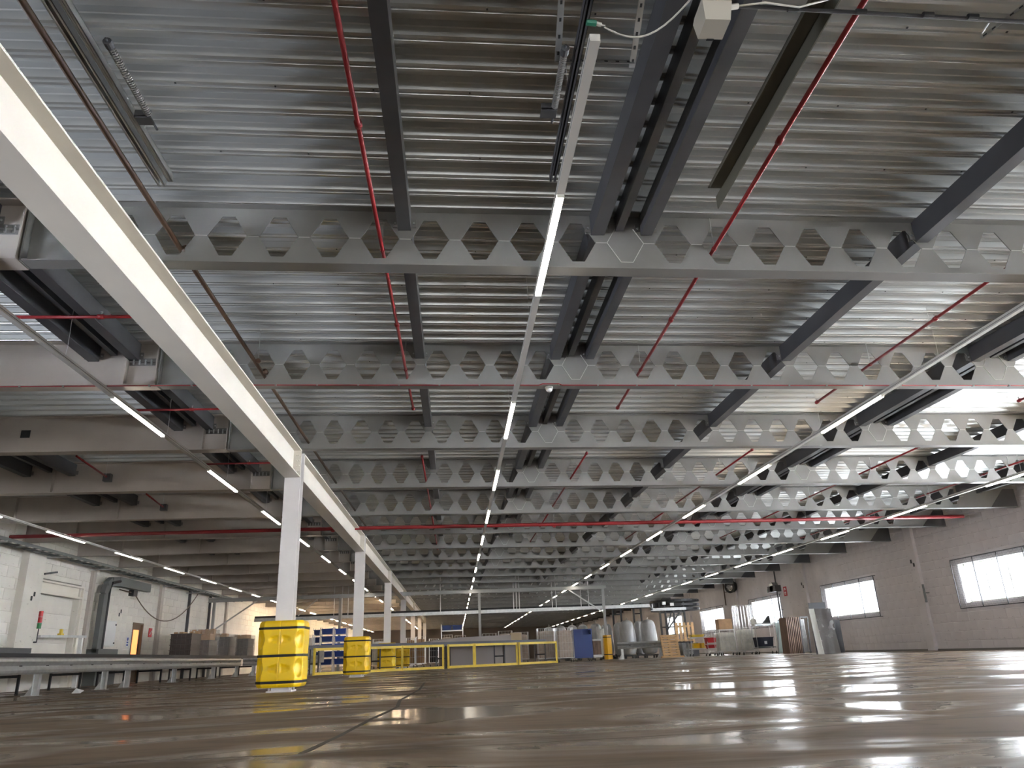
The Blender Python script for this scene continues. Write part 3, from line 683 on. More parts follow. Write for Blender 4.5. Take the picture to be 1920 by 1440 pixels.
# windows with wire grilles
for i, (a, b) in enumerate(WINS):
    y0, y1 = a + .18, b - .18; ym = (a + b) / 2
    fr = MB(); X = XR + .16
    for z in (WZ0, WZ1 - .05): fr.box(X, X + .06, y0, y1, z, z + .05)
    for y in (y0, y1 - .05): fr.box(X, X + .06, y, y + .05, WZ0, WZ1)
    wn = struct('window_%d' % (i + 1), fr, 'frame', origin=(XR, ym, WZ0))
    rv = MB()
    for z in (WZ0, WZ1 - .012): rv.box(XR + .002, XR + .34, y0, y1, z, z + .012)
    for y in (y0, y1 - .012): rv.box(XR + .002, XR + .34, y, y + .012, WZ0, WZ1)
    obj('reveal', rv, 'frame', wn, local=False)
    n = 4
    for k in range(1, n):
        y = y0 + (y1 - y0) * k / n; obj('mullion', MB().box(X + .005, X + .05, y - .02, y + .02, WZ0 + .05, WZ1 - .05), 'frame', wn, local=False)
    for k in range(n):
        ya = y0 + (y1 - y0) * k / n + .02; yb = y0 + (y1 - y0) * (k + 1) / n - .02
        pane = obj('pane', MB().box(X + .024, X + .028, ya, yb, WZ0 + .05, WZ1 - .05), 'pane', wn, local=False) if 'pane' in M else None
    gX = XR - .10; gz0, gz1 = 1.18, 2.60
    gt = thing('window_grille', '', 'window grille', (gX, ym, gz0), 0, 'wire grilles over the right wall windows')
    gt['label'] = 'wire mesh grille in a thin frame over the %s' % ['farthest window behind the camera', 'window behind the camera', 'window beside the camera', 'window just outside the frame', 'nearest window at the right edge', 'second window, above the sheet metal',
                  'third window, behind the service cart', 'fourth window, behind the roll cages', 'farthest window, behind the black steel rack'][i]
    gf = MB()
    for z in (gz0, gz1): gf.box(gX - .01, gX + .01, a, b, z - .012, z + .012)
    for y in (a, b): gf.box(gX - .01, gX + .01, y - .012, y + .012, gz0, gz1)
    obj('grille_frame', gf, 'purlin', gt, local=False)
    for k in range(1, 4):
        y = a + (b - a) * k / 4; obj('grille_bar', MB().box(gX - .012, gX + .012, y - .011, y + .011, gz0, gz1), 'purlin', gt, local=False)
    ms = MB(); stp = .05 if i in (4, 5) else .12; r_ = .0016 if i in (4, 5) else .002
    y = a
    while y < b: ms.box(gX - r_, gX + r_, y - r_, y + r_, gz0, gz1); y += stp
    z = gz0
    while z < gz1: ms.box(gX - r_, gX + r_, a, b, z - r_, z + r_); z += stp
    stuff(obj('wire_mesh', ms, 'purlin', gt, local=False))
    for y, z in ((a, gz0), (a, gz1), (b, gz0), (b, gz1)): obj('standoff', MB().box(gX, XR - .012, y - .01, y + .01, z - .01, z + .01), 'purlin', gt, local=False)

# left wall with dock door, brown door
XLn = XL
opL = [(-.3, 2.3, 0.05, 1.15), (23.25, 25.75, 0, 3.05), (30.2, 31.1, 0, 2.08)]
wl = struct('wall_left', slab(XL - .35, XL, YN, YF, 0, 4.55, opL), 'wallL', origin=(XL, 0, 0))
wall_blocks(wl, XL, 1, YN, YF, 0, 4.4, opL, 'wallL', .9, .29, ycam=(17, 0), near_limit=290)
struct('trim_8', MB().box(XL, XL + .22, 22.05, 22.95, 0, 3.86), 'wallL')
for i, (yq, hw) in enumerate(((26.35, .1), (32.5, .14), (35.9, .05), (38.9, .05), (41.7, .12))):
    struct('trim_%d' % (9 + i), MB().box(XL, XL + .12, yq - hw, yq + hw, 0, 3.8), ['girder', 'girder', 'purlin', 'purlin', 'girder'][i])
d1 = struct('door_1', MB().box(XL - .22, XL - .2, 23.25, 25.75, 0, 3.05), 'wallL', origin=(XL, 24.5, 0))
for k in range(6): obj('door_panel', MB().box(XL - .2, XL - .17, 23.3, 25.7, .02 + k * .42, .42 + k * .42), 'wallL', d1, local=False)
obj('lintel', MB().box(XL - .1, XL + .08, 23.2, 25.8, 2.95, 3.0).box(XL - .1, XL + .08, 23.2, 25.8, 2.62, 2.68).box(XL - .1, XL - .05, 23.2, 25.8, 2.62, 3.0), 'cream', d1, local=False)
obj('door_jamb', MB().box(XL - .1, XL + .05, 23.17, 23.23, 0, 3.1), 'black', d1, local=False); obj('door_jamb', MB().box(XL - .1, XL + .08, 25.78, 25.86, 0, 3.0), 'cream', d1, local=False)
obj('swing_arm', MB().bar((XL + .1, 23.2, 3.15), (XL + .1, 23.9, 3.27), .05, .05), 'purlin', d1, local=False)
d2 = struct('door_2', MB().box(XL - .10, XL - .05, 30.22, 31.08, 0.0, 2.06), 'doorbrown', origin=(XL, 30.65, 0))
obj('door_frame', MB().box(XL - .1, XL + .03, 30.16, 30.22, 0, 2.1).box(XL - .1, XL + .03, 31.08, 31.14, 0, 2.1).box(XL - .1, XL + .03, 30.16, 31.14, 2.04, 2.1), 'doorbrown', d2, local=False)
obj('door_window', MB().box(XL - .05, XL - .045, 30.38, 30.92, .95, 1.85), 'orangelit', d2, local=False)
# end walls
struct('wall_back', MB().box(XL - .35, XR + .35, YF, YF + .3, 0, 4.55), 'panel')
struct('wall_front', MB().box(XL - .35, -3, YN - .3, YN, 0, 4.55).box(6, XR + .35, YN - .3, YN, 0, 4.55).box(-3, 6, YN - .3, YN, 3.0, 4.55), 'wallR')

nb = thing('added_sun_blocker', 'tall added building blocking the sun outside the farther right windows', 'building', (24, 62, 0))
obj('blocker_slab', MB().box(23, 25, 7.6, 100, 0, 10), 'wallR', nb, local=False)  # added slab outside, keeps the sun off the farther windows
for k in range(6): obj('window', MB().box(22.97, 23.0, 28 + k * 11, 33 + k * 11, 5.5, 7.5), 'sheet', nb, local=False)  # panes dressing the added sun blocker
nb = thing('added_sun_blocker', 'tall added building blocking the sun outside the windows behind the camera', 'building', (24, -12, 0))
obj('blocker_slab', MB().box(23, 25, -24, -1.5, 0, 10), 'wallR', nb, local=False)  # second added slab, keeps the sun off the windows behind the camera
for k in range(2): obj('window', MB().box(22.97, 23.0, -20 + k * 10, -15 + k * 10, 5.5, 7.5), 'sheet', nb, local=False)  # panes dressing the second added blocker
# wall mounted things, left
o = thing('cable_duct', 'grey cable duct climbing the left wall and bending over beside the dock door', 'duct', (-11.7, 26.9, 0))
dp = [(-11.74, 26.85, 1.0), (-11.74, 26.85, 2.0), (-11.74, 26.85, 2.85), (-11.74, 26.95, 3.13), (-11.74, 27.25, 3.30), (-11.74, 27.8, 3.36), (-11.74, 30.6, 3.36)]
mb = MB()
for a, b in zip(dp[:-1], dp[1:]): mb.bar(a, b, .16, .30, (0, -1, 0) if a[1] == b[1] else (0, -.5, 1))
obj('duct_run', mb, 'duct', o, local=False); obj('cable_bundle', MB().tube([(-11.66, 27.05, 1.0), (-11.66, 27.05, 2.9), (-11.66, 27.2, 3.25), (-11.66, 27.8, 3.36)], .05, 8), 'black', o, local=False)
obj('floor_box', MB().box(-11.985, -11.6, 26.7, 28.2, 0, 1.12), 'duct', o, local=False)
o = thing('cable_tray', 'grey ladder cable tray under the roof along the left wall', 'cable tray', (-11.3, 28, 3.6))
mb = MB().box(-11.65, -11.62, 12, 42, 3.60, 3.68).box(-11.25, -11.22, 12, 42, 3.60, 3.68)
obj('side_rails', mb, 'duct', o, local=False)
for k in range(70):
    y = 12.2 + k * .42; obj('rung', MB().box(-11.62, -11.25, y, y + .05, 3.61, 3.635), 'duct', o, local=False)
for k in range(9):
    y = 13.5 + k * 3.15; obj('support_arm', MB().box(-11.985, -11.2, y, y + .04, 3.56, 3.60), 'galv', o, local=False)
o = thing('electric_cabinet', 'pale electric cabinet on the left wall beside the cable duct', 'cabinet', (-11.85, 28.0, 1.2))
obj('cabinet_body', MB().box(-11.985, -11.78, 27.35, 28.25, 1.22, 2.05), 'unlit', o, local=False); obj('cabinet_door', MB().box(-11.78, -11.765, 27.4, 28.2, 1.26, 2.01), 'paper', o, local=False)
obj('hinge', MB().box(-11.765, -11.75, 28.12, 28.2, 1.9, 1.95), 'black', o, local=False); obj('hinge', MB().box(-11.765, -11.75, 28.12, 28.2, 1.3, 1.35), 'black', o, local=False)
o = thing('wall_sign', 'small red fire equipment sign right of the brown door', 'sign', (-11.98, 31.9, 1.6))
obj('plate', MB().box(-11.985, -11.97, 31.72, 32.05, 1.62, 1.95), 'signred', o, local=False); obj('pictogram', MB().bar((-11.968, 31.80, 1.70), (-11.968, 31.97, 1.86), .004, .05, (1, 0, 0)), 'paper', o, local=False)
o = thing('wall_sign', 'small blue and white sign left of the brown door', 'sign', (-11.98, 29.9, 1.2))
obj('plate', MB().box(-11.985, -11.97, 29.72, 29.92, 1.22, 1.58), 'paper', o, local=False)
obj('pictogram', MB().tube([(-11.97, 29.82, 1.50), (-11.966, 29.82, 1.50)], .06, 14), 'signblue', o, local=False); obj('text_lines', MB().box(-11.97, -11.966, 29.75, 29.89, 1.36, 1.41).box(-11.97, -11.966, 29.75, 29.89, 1.27, 1.33), 'signblue', o, local=False)
o = thing('signal_light', 'stack light in red and green on the dock door frame', 'signal light', (-11.7, 22.9, 1.7))
for z, m in ((2.02, 'lampred'), (1.86, 'lampred'), (1.70, 'lampgreen')): obj('lamp', MB().tube([(-11.7, 23.0, z - .08), (-11.7, 23.0, z + .07)], .055, 12), m, o, local=False)
obj('stalk', MB().tube([(-11.7, 23.0, 1.25), (-11.7, 23.0, 1.62)], .015, 8).box(-11.78, -11.7, 22.98, 23.02, 1.24, 1.28), 'purlin', o, local=False)
o = thing('barrier_arm', 'horizontal galvanised arm on a white post before the dock door', 'barrier', (-11.4, 23.7, 1.2))
obj('arm', MB().bar((-11.5, 22.7, 1.40), (-11.3, 25.0, 1.44), .08, .07), 'galv', o, local=False); obj('post', MB().box(-11.38, -11.28, 24.75, 24.85, 0, 1.40), 'paper', o, local=False)
o = tag(obj('hand_scanner', MB().box(-11.46, -11.36, 23.6, 23.78, 1.455, 1.50).box(-11.44, -11.38, 23.65, 23.74, 1.50, 1.62), 'yellowsteel'), 'small yellow device lying on the galvanised arm', 'device')
o = thing('junction_box', 'dark junction box high on the left wall with a drooping cable', 'junction box', (-11.9, 29.6, 3.0))
obj('box_body', MB().box(-11.985, -11.80, 29.4, 29.75, 3.0, 3.2), 'black', o, local=False)
cbp = [(-11.82, 29.6 + 7.0 * t, 3.05 - 2.9 * t * (1 - t) * 1.45 + .55 * t) for t in [i / 20 for i in range(21)]]
obj('droop_cable', MB().tube(cbp, .02, 6), 'doorbrown', o, local=False, smooth=True); obj('feed_conduit', MB().tube([(-11.9, 28.4, 3.14), (-11.9, 29.5, 3.12)], .02, 6), 'doorbrown', o, local=False)
for i, (X, Y, Z, s, lab) in enumerate([(XL + .225, 22.55, 2.35, 1, 'pair of small black fixing plates on the left pilaster'), (XL + .015, 28.9, 2.25, 1, 'pair of small black fixing plates above the brown door'),
                                      (XR - .13, 24.35, 2.62, -1, 'pair of small black fixing plates on the right pilaster nearest the camera'), (XR - .13, 32.75, 2.65, -1, 'pair of small black fixing plates on the second right pilaster')]):
    tag(obj('fixing_plate', MB().box(min(X, X + .01 * s), max(X, X + .01 * s), Y - .1, Y - .02, Z, Z + .12).box(min(X, X + .01 * s), max(X, X + .01 * s), Y + .02, Y + .10, Z + .12, Z + .24), 'black'), lab, 'fixing plate')
# right wall fittings
def wsign(px, py0, py1, w_, m, lab, marks):
    a = atx(px, py0, XR - .02); b = atx(px, py1, XR - .02); o = thing('wall_sign', lab, 'sign', (XR - .02, a.y, b.z))
    obj('plate', MB().box(XR - .028, XR - .014, a.y - w_ / 2, a.y + w_ / 2, b.z, a.z), m, o, local=False); h = a.z - b.z; mk = MB()
    for (y0, y1, z0, z1) in marks: mk.box(XR - .032, XR - .028, a.y - w_ / 2 + w_ * y0, a.y - w_ / 2 + w_ * y1, b.z + h * z0, b.z + h * z1)
    obj('pictogram', mk, 'paper', o, local=False)
wsign(1471, 1100, 1118, .34, 'signred', 'tall red fire sign on the right wall above the boards', [(.25, .75, .62, .70), (.3, .7, .74, .86), (.25, .75, .16, .22), (.25, .45, .28, .46), (.55, .75, .28, .46)])
wsign(1443, 1104, 1111, .6, 'signgreen', 'small green exit sign on the right wall by the heater', [(.2, .4, .2, .8), (.5, .9, .4, .6)])
o = thing('wall_fan', 'round black fan housing high on the right wall', 'fan', (XR - .2, 41.0, 3.3))
obj('fan_ring', MB().tube([(XR - .14, 41.2, 3.45), (XR - .42, 41.0, 3.40)], [.30, .32], 20), 'black', o, local=False, smooth=False); obj('fan_face', MB().tube([(XR - .42, 41.0, 3.40), (XR - .45, 40.98, 3.395)], [.2, .12], 20), 'sheet', o, local=False); obj('bracket', MB().box(XR - .16, XR - .012, 41.1, 41.3, 3.4, 3.5), 'black', o, local=False)
o = thing('hose_cabinet', 'grey wall unit with round top above the third window', 'wall unit', (XR - .2, 35.6, 2.7))
obj('unit_body', MB().box(XR - .3, XR - .012, 35.3, 36.2, 2.72, 3.0), 'darkgrey', o, local=False); obj('unit_cap', MB().tube([(XR - .3, 35.75, 2.95), (XR - .02, 35.75, 2.95)], .22, 14), 'sheet', o, local=False)
for i, (px, y0, y1, m, lab) in enumerate([(1461, 1068, 1220, 'purlin', 'dark downpipe on the right wall beside the red sign'), (1357, 1086, 1136, 'brown', 'brown downpipe at the far right wall'), (1732, 1095, 1130, 'duct', 'short teal grey pipe on the nearest right pilaster')]):
    a = atx(px, y0, XR - .2); b = atx(px, y1, XR - .2); yq = (a.y + b.y) / 2
    p_ = thing('downpipe', lab, 'pipe', (XR - .16, yq, max(0, b.z))); obj('pipe_run', MB().tube([(XR - .17, yq, max(.02, b.z)), (XR - .17, yq, a.z)], .035, 8), m, p_, local=False); obj('bracket', MB().box(XR - .17, XR - .012, yq - .02, yq + .02, (a.z + b.z) / 2, (a.z + b.z) / 2 + .03), m, p_, local=False)

# ------------------------------------------------------------------ guardrails
def wbeam(pts, label, posts, z=.412, gname='corrugated guardrails'):
    o = thing('guardrail', label, 'guardrail', (*posts[0][:2], 0), 0, gname)
    prof_ = [(-.0, 0), (.035, .03), (.045, .075), (.02, .125), (0, .156), (.02, .187), (.045, .237), (.035, .282), (0, .312)]
    for a, b in zip(pts[:-1], pts[1:]):
        a = Vector((*a, 0)); b = Vector((*b, 0)); d = (b - a).normalized(); nrm = Vector((d.y, -d.x, 0)) 
        if nrm.dot(Vector((0, 0, 0)) - a) < 0: nrm = -nrm
        rows_ = [[a + nrm * q_[0] + Vector((0, 0, z + q_[1])) for q_ in prof_], [b + nrm * q_[0] + Vector((0, 0, z + q_[1])) for q_ in prof_]]
        rb = [[p - nrm * .004 for p in r_] for r_ in rows_]
        rl = obj('rail', MB().grid(rows_).grid(rb[::-1]), 'galv', o, local=False)
        L_ = (b - a).length; n = max(1, int(L_ / 1.0))
        for k in range(n):
            c = a + d * ((k + .5) * L_ / n) + nrm * .005 + Vector((0, 0, z + .156)); obj('slot', MB().bar(c - d * .05, c + d * .05, .006, .018, (0, 0, 1)), 'black', rl, local=False)
    for (x, y, dx, dy) in posts:
        p_ = obj('post', MB().box(x - .06, x + .06, y - .006, y + .006, 0.012, .62).box(x - .06, x - .052, y - .05, y + .05, .012, .62).box(x + .052, x + .06, y - .05, y + .05, .012, .62), 'galv', o, local=False)
        obj('foot', MB().poly([(x - .22, .0), (x + .10, .0), (x + .10, .012), (x - .22, .012)], y - .1, y + .1).poly([(x - .2, .012), (x - .06, .012), (x - .06, .22)], y - .006, y + .006), 'galv', p_, local=False)
    return o
wbeam([(-8.37, 13.5), (-8.40, 17.6), (-8.42, 21.7), (-8.70, 25.6), (-9.0, 29.6), (-9.05, 34.3)], 'long galvanised guardrail in front of the left conveyor', [(-8.46, 16.9, 0, 0), (-8.50, 20.1, 0, 0), (-8.52, 21.5, 0, 0), (-8.95, 26.2, 0, 0), (-9.1, 30.8, 0, 0), (-9.1, 34.0, 0, 0), (-8.46, 14.0, 0, 0)])
wbeam([(-9.0, 34.5), (-5.75, 34.6)], 'short galvanised guardrail across, behind the nearest column', [(-8.6, 34.72, 0, 0), (-6.15, 34.72, 0, 0)])
wbeam([(7.75, 37.6), (10.1, 37.2)], 'galvanised guardrail right of the orange post guard', [(8.0, 37.75, 0, 0), (9.8, 37.45, 0, 0)], z=.46)
o = thing('notice_board', 'white notice sheet on the end of the short guardrail', 'notice', (-5.7, 34.5, .4)); obj('sheet', MB().box(-5.80, -5.62, 34.50, 34.51, .42, .92), 'paper', o, local=False); obj('scribble', MB().bar((-5.75, 34.498, .62), (-5.67, 34.498, .78), .01, .004), 'signblue', o, local=False)

# ------------------------------------------------------------------ left roller conveyor with crate stacks
def conveyor(label, a, b, zt, wdt, legs, m='black', rollers=True, name='roller_conveyor'):
    a = Vector((*a, 0)); b = Vector((*b, 0)); d = (b - a).normalized(); n = Vector((d.y, -d.x, 0)); o = thing(name, label, 'conveyor', tuple((a + b) / 2), 0)
    for s in (-1, 1):
        off = n * (s * wdt / 2) + Vector((0, 0, zt - .06)); obj('side_rail', MB().bar(a + off, b + off, .04, .13), m, o, local=False)
    rm = MB(); L_ = (b - a).length; k = .1
    while k < L_: c = a + d * k + Vector((0, 0, zt - .04)); rm.tube([c - n * (wdt / 2 - .03), c + n * (wdt / 2 - .03)], .025, 6); k += .16
    if rollers: stuff(obj('rollers', rm, 'galv', o, local=False))
    for t in legs:
        c = a + d * t
        lf = obj('leg', MB().bar(c - n * wdt / 2 * .9, c - n * wdt / 2 * .9 + Vector((0, 0, zt - .1)), .05, .05), m, o, local=False)
        obj('leg', MB().bar(c + n * wdt / 2 * .9, c + n * wdt / 2 * .9 + Vector((0, 0, zt - .1)), .05, .05), m, o, local=False)
        obj('cross_brace', MB().bar(c - n * wdt / 2 * .9 + Vector((0, 0, .38)), c + n * wdt / 2 * .9 + Vector((0, 0, .38)), .04, .06), m, lf, local=False)
    return o
conveyor('long black roller conveyor along the left wall', (-10.35, 15.5), (-10.35, 41.5), .87, .85, [.6, 3.6, 6.6, 9.4, 12.4, 15.4, 18.6, 21.8, 25])
tag(obj('drive_box', MB().box(-10.9, -9.85, 15.6, 19.2, .875, .985), 'darkgrey'), 'dark drive unit cover on the near end of the left conveyor', 'machine cover')
def crate_stack(x, y, n, label, wx=.8, wy=1.15, z0=.88, top=None, h=.195, seed=0):
    rnd = random.Random(seed)
    pl = MB()
    for k in range(n):
        zz = z0 + k * h; cr = MB().box(x - wx / 2 + .02, x + wx / 2 - .02, y - wy / 2 + .02, y + wy / 2 - .02, zz, zz + h - .03).box(x - wx / 2, x + wx / 2, y - wy / 2, y + wy / 2, zz + h - .03, zz + h - .004)
        for j in range(5):
            xx = x - wx / 2 + .08 + j * (wx - .16) / 4; cr.box(xx - .01, xx + .01, y - wy / 2 + .006, y - wy / 2 + .02, zz + .01, zz + h - .03)
        o = tag(obj('plastic_crate', cr, 'crate'), 'dark brown crate, %s from bottom of the %s' % (ORD[k + 1], label), 'crate', 'dark crates on the left conveyor')
    return z0 + n * h
zt1 = crate_stack(-10.35, 31.2, 4, 'stack nearest the camera on the left conveyor'); 
zt2 = crate_stack(-10.35, 33.4, 3, 'second stack on the left conveyor'); zt3 = crate_stack(-10.35, 36.2, 4, 'third stack on the left conveyor'); zt4 = crate_stack(-10.35, 39.4, 4, 'farthest stack on the left conveyor')
def carton(x, y, z, sx, sy, sz, label, m='cardboard', rz=0):
    o = thing('cardboard_box', label, 'box', (x, y, z), rz, 'cardboard boxes on the left conveyor')
    obj('box_body', MB().box(-sx / 2, sx / 2, -sy / 2, sy / 2, 0, sz), m, o)
    obj('tape', MB().box(-.03, .03, -sy / 2 - .002, sy / 2 + .002, sz - .05, sz + .002), 'cable', o)
    return o
carton(-10.5, 31.0, zt1, .35, .5, .06, 'flat brown carton on top of the nearest crate stack'); carton(-10.12, 31.5, zt1, .3, .4, .09, 'small tan carton on the nearest crate stack', rz=.1)
carton(-10.35, 33.2, zt2, .78, .7, .24, 'wide brown carton under wrap on the second stack'); carton(-10.55, 33.3, zt2 + .24, .4, .5, .18, 'brown carton on top of the wide carton, left'); carton(-10.12, 33.4, zt2 + .24, .36, .45, .2, 'brown carton on top of the wide carton, right', rz=.12)
carton(-10.4, 36.0, zt3, .5, .6, .14, 'brown carton on the third crate stack', rz=.1); carton(-10.35, 39.3, zt4, .6, .6, .18, 'brown carton on the farthest crate stack', rz=-.1)
for i, (y, za, zb_, lb) in enumerate([(33.4, .88, zt2 + .42, 'second'), (36.2, .88, zt3 + .12, 'third'), (39.4, .88, zt4 + .16, 'farthest')]):
    rr = random.Random(i); rows_ = []
    for zq in [za + (zb_ - za) * t / 7 for t in range(8)]:
        ring = []
        for k in range(28):
            u = k / 28 * 4; s = int(u); t = u - s; c = [(-.42, -.6), (.42, -.6), (.42, .6), (-.42, .6)]; p = c[s]; q_ = c[(s + 1) % 4]
            j = rr.uniform(0, .035); fx = 1 + j; ring.append((-10.35 + (p[0] + (q_[0] - p[0]) * t) * fx, y + (p[1] + (q_[1] - p[1]) * t) * fx, zq))
        rows_.append(ring)
    tag(obj('stretch_wrap', MB().grid(rows_, closed=True), 'film'), 'crumpled clear wrap around the %s crate stack' % lb, 'plastic wrap')

# ------------------------------------------------------------------ yellow fence, conveyor and grey housing behind it
def ypanel(label, a, b, h=.90, mids=(), m='yellowsteel'):
    a = Vector((*a, 0)); b = Vector((*b, 0)); o = thing('safety_fence', label, 'safety fence', tuple((a + b) / 2), 0, 'yellow safety fence panels'); t = .09; up = Vector((0, 0, 1))
    obj('bottom_rail', MB().bar(a + up * .05, b + up * .05, .06, t), m, o, local=False); obj('top_rail', MB().bar(a + up * (h - .05), b + up * (h - .05), .06, t), m, o, local=False)
    for c in [a, b] + [a + (b - a) * t_ for t_ in mids]: obj('post', MB().bar(c, c + up * h, .08, .08, (0, 1, 0)), m, o, local=False)
FA, FB = Vector((-4.95, 28.2)), Vector((4.4, 34.6))
def fp(t): p = FA + (FB - FA) * t; return (p.x, p.y)
def tfor(px):        # parameter along the fence line for a picture column
    lo, hi = 0, 1
    for _ in range(40):
        m_ = (lo + hi) / 2; p = fp(m_); v = Vector((p[0], p[1], -.39)); sx = 960 + 1400 * R_.dot(v) / F_.dot(v)
        if sx < px: lo = m_
        else: hi = m_
    return lo
ts = [tfor(x) for x in (588, 664, 750, 831, 841, 891, 970, 1049)]
ypanel('yellow safety fence panel from the short guardrail to the second column', fp(ts[0]), fp(ts[1])); ypanel('yellow safety fence panel behind the third column', fp(ts[1] + .012), fp(ts[3]), mids=(.5,))
ypanel('narrow yellow safety fence panel right of the gap', fp(ts[4]), fp(ts[5] - .005)); ypanel('yellow safety fence panel in front of the grey housing', fp(ts[5]), fp(ts[6])); ypanel('yellow safety fence panel at the right end', fp(ts[6] + .012), fp(ts[7]), mids=())
conveyor('dark roller conveyor running behind the yellow fence', (FA.x - .6, FA.y + .9), (FB.x - .6, FB.y + .9), 1.0, .8, [.5, 3, 6, 9, 11.3], m='purlin')
a = fp(ts[5]); b = fp(ts[7])
o = thing('machine_housing', 'taupe metal machine housing behind the right yellow fence', 'machine', (a[0], a[1] + 1.9, 0))
dv = Vector((b[0] - a[0], b[1] - a[1], 0)).normalized(); nv = Vector((-dv.y, dv.x, 0)); P0 = Vector((a[0], a[1], 0)) + nv * 1.9
def hp(s, n_, z): return P0 + dv * s + nv * n_ + Vector((0, 0, z))
for nm, s0, s1, z0, z1 in (('side_panel', .1, 2.9, .04, .86), ('end_panel', 3.0, 4.0, .04, .86)):
    obj(nm, MB().add([hp(s0, 0, z0), hp(s1, 0, z0), hp(s1, .9, z0), hp(s0, .9, z0), hp(s0, 0, z1), hp(s1, 0, z1), hp(s1, .9, z1), hp(s0, .9, z1)], [(0, 1, 5, 4), (1, 2, 6, 5), (2, 3, 7, 6), (3, 0, 4, 7), (4, 5, 6, 7)]), 'panel', o, local=False)
obj('belt_trough', MB().add([hp(-.9, 0, 1.02), hp(3.4, 0, 1.02), hp(3.4, 0, 1.26), hp(.6, 0, 1.20), hp(-.9, 0, 1.06), hp(-.9, .9, 1.02), hp(3.4, .9, 1.02), hp(3.4, .9, 1.26), hp(.6, .9, 1.20), hp(-.9, .9, 1.06)],
    [(0, 1, 2, 3, 4), (9, 8, 7, 6, 5), (4, 3, 8, 9), (3, 2, 7, 8), (1, 6, 7, 2), (0, 4, 9, 5)]), 'panel', o, local=False)
obj('wood_end', MB().add([hp(3.45, .1, .05), hp(4.1, .1, .05), hp(4.1, .14, .05), hp(3.45, .14, .05), hp(3.45, .1, 1.36), hp(4.1, .1, 1.36), hp(4.1, .14, 1.36), hp(3.45, .14, 1.36)], [(0, 1, 5, 4), (1, 2, 6, 5), (3, 7, 6, 2), (0, 4, 7, 3), (4, 5, 6, 7)]), mat('plywood', (.30, .22, .12), .6), o, local=False)

# ------------------------------------------------------------------ carts, cages, bags
def caster(o, x, y, m='wire', r=.06):
    c = obj('caster', MB().tube([(x - .015, y, r), (x + .015, y, r)], r, 12), 'rubber', o); obj('fork', MB().box(x - .025, x - .018, y - .015, y + .015, r, r * 2 + .03).box(x + .018, x + .025, y - .015, y + .015, r, r * 2 + .03), m, c)
def roll_cage(x, y, w_, d_, h, label, fill=None, fm='linen', rz=0, nb=7, bars='wire', fh=.85, arch=False, group='roll cages and trolleys'):
    o = thing('roll_cage', label, 'roll cage', (x, y, 0), rz, group); z0 = .17
    obj('base', MB().box(-w_ / 2, w_ / 2, -d_ / 2, d_ / 2, z0, z0 + .03), bars, o)
    for a in (-1, 1):
        for b in (-1, 1): caster(o, a * (w_ / 2 - .06), b * (d_ / 2 - .06))
    def side(axis, s, nm):
        mb = MB(); L_ = w_ if axis == 0 else d_
        P_ = (lambda t, z: (t, s * d_ / 2, z)) if axis == 0 else (lambda t, z: (s * w_ / 2, t, z))
        mb.tube([P_(-L_ / 2, z0), P_(-L_ / 2, h), P_(L_ / 2, h), P_(L_ / 2, z0)] if not arch else [P_(-L_ / 2, z0), P_(-L_ / 2, h - .1), P_(-L_ / 2 + .1, h), P_(L_ / 2 - .1, h), P_(L_ / 2, h - .1), P_(L_ / 2, z0)], .013, 6)
        for k in range(1, nb): t = -L_ / 2 + L_ * k / nb; mb.tube([P_(t, z0), P_(t, h)], .005, 4)
        for k in range(1, 4): z = z0 + (h - z0) * k / 4; mb.tube([P_(-L_ / 2, z), P_(L_ / 2, z)], .005, 4)
        obj(nm, mb, bars, o)
    side(0, 1, 'back_panel'); side(1, 1, 'side_panel'); side(1, -1, 'side_panel'); side(0, -1, 'front_panel')
    if fill:
        rr = random.Random(int(x * 100)); mb = MB(); rows_ = []; W2, D2, top = w_ / 2 - .03, d_ / 2 - .03, z0 + .04 + (h - z0) * fh
        for j, z in enumerate([z0 + .035, z0 + .06] + [z0 + .06 + (top - z0 - .06) * t / 5 for t in range(1, 6)]):
            ring = []; k_ = .93 if j in (0,) else 1
            for k in range(24):
                a = k / 24 * 2 * math.pi; c, s = math.cos(a), math.sin(a); e = .22
                px = W2 * (abs(c) ** e) * (1 if c >= 0 else -1) * k_; py = D2 * (abs(s) ** e) * (1 if s >= 0 else -1) * k_; q_ = 1 - rr.uniform(0, .05)
                ring.append((px * q_, py * q_, z + (rr.uniform(-.03, .03) if j == 6 else 0)))
            rows_.append(ring)
        mb.grid(rows_, closed=True); k = len(mb.v) - 24; mb.v.append((0, 0, top + .06)); mb.f += [(k + i, k + (i + 1) % 24, len(mb.v) - 1) for i in range(24)]
        f = obj('laundry_load', mb, fm, None, smooth=True, origin=(0, 0, z0)); f.location = (x, y, z0); f.rotation_euler = (0, 0, rz)
        tag(f, fill, 'laundry')
    return o
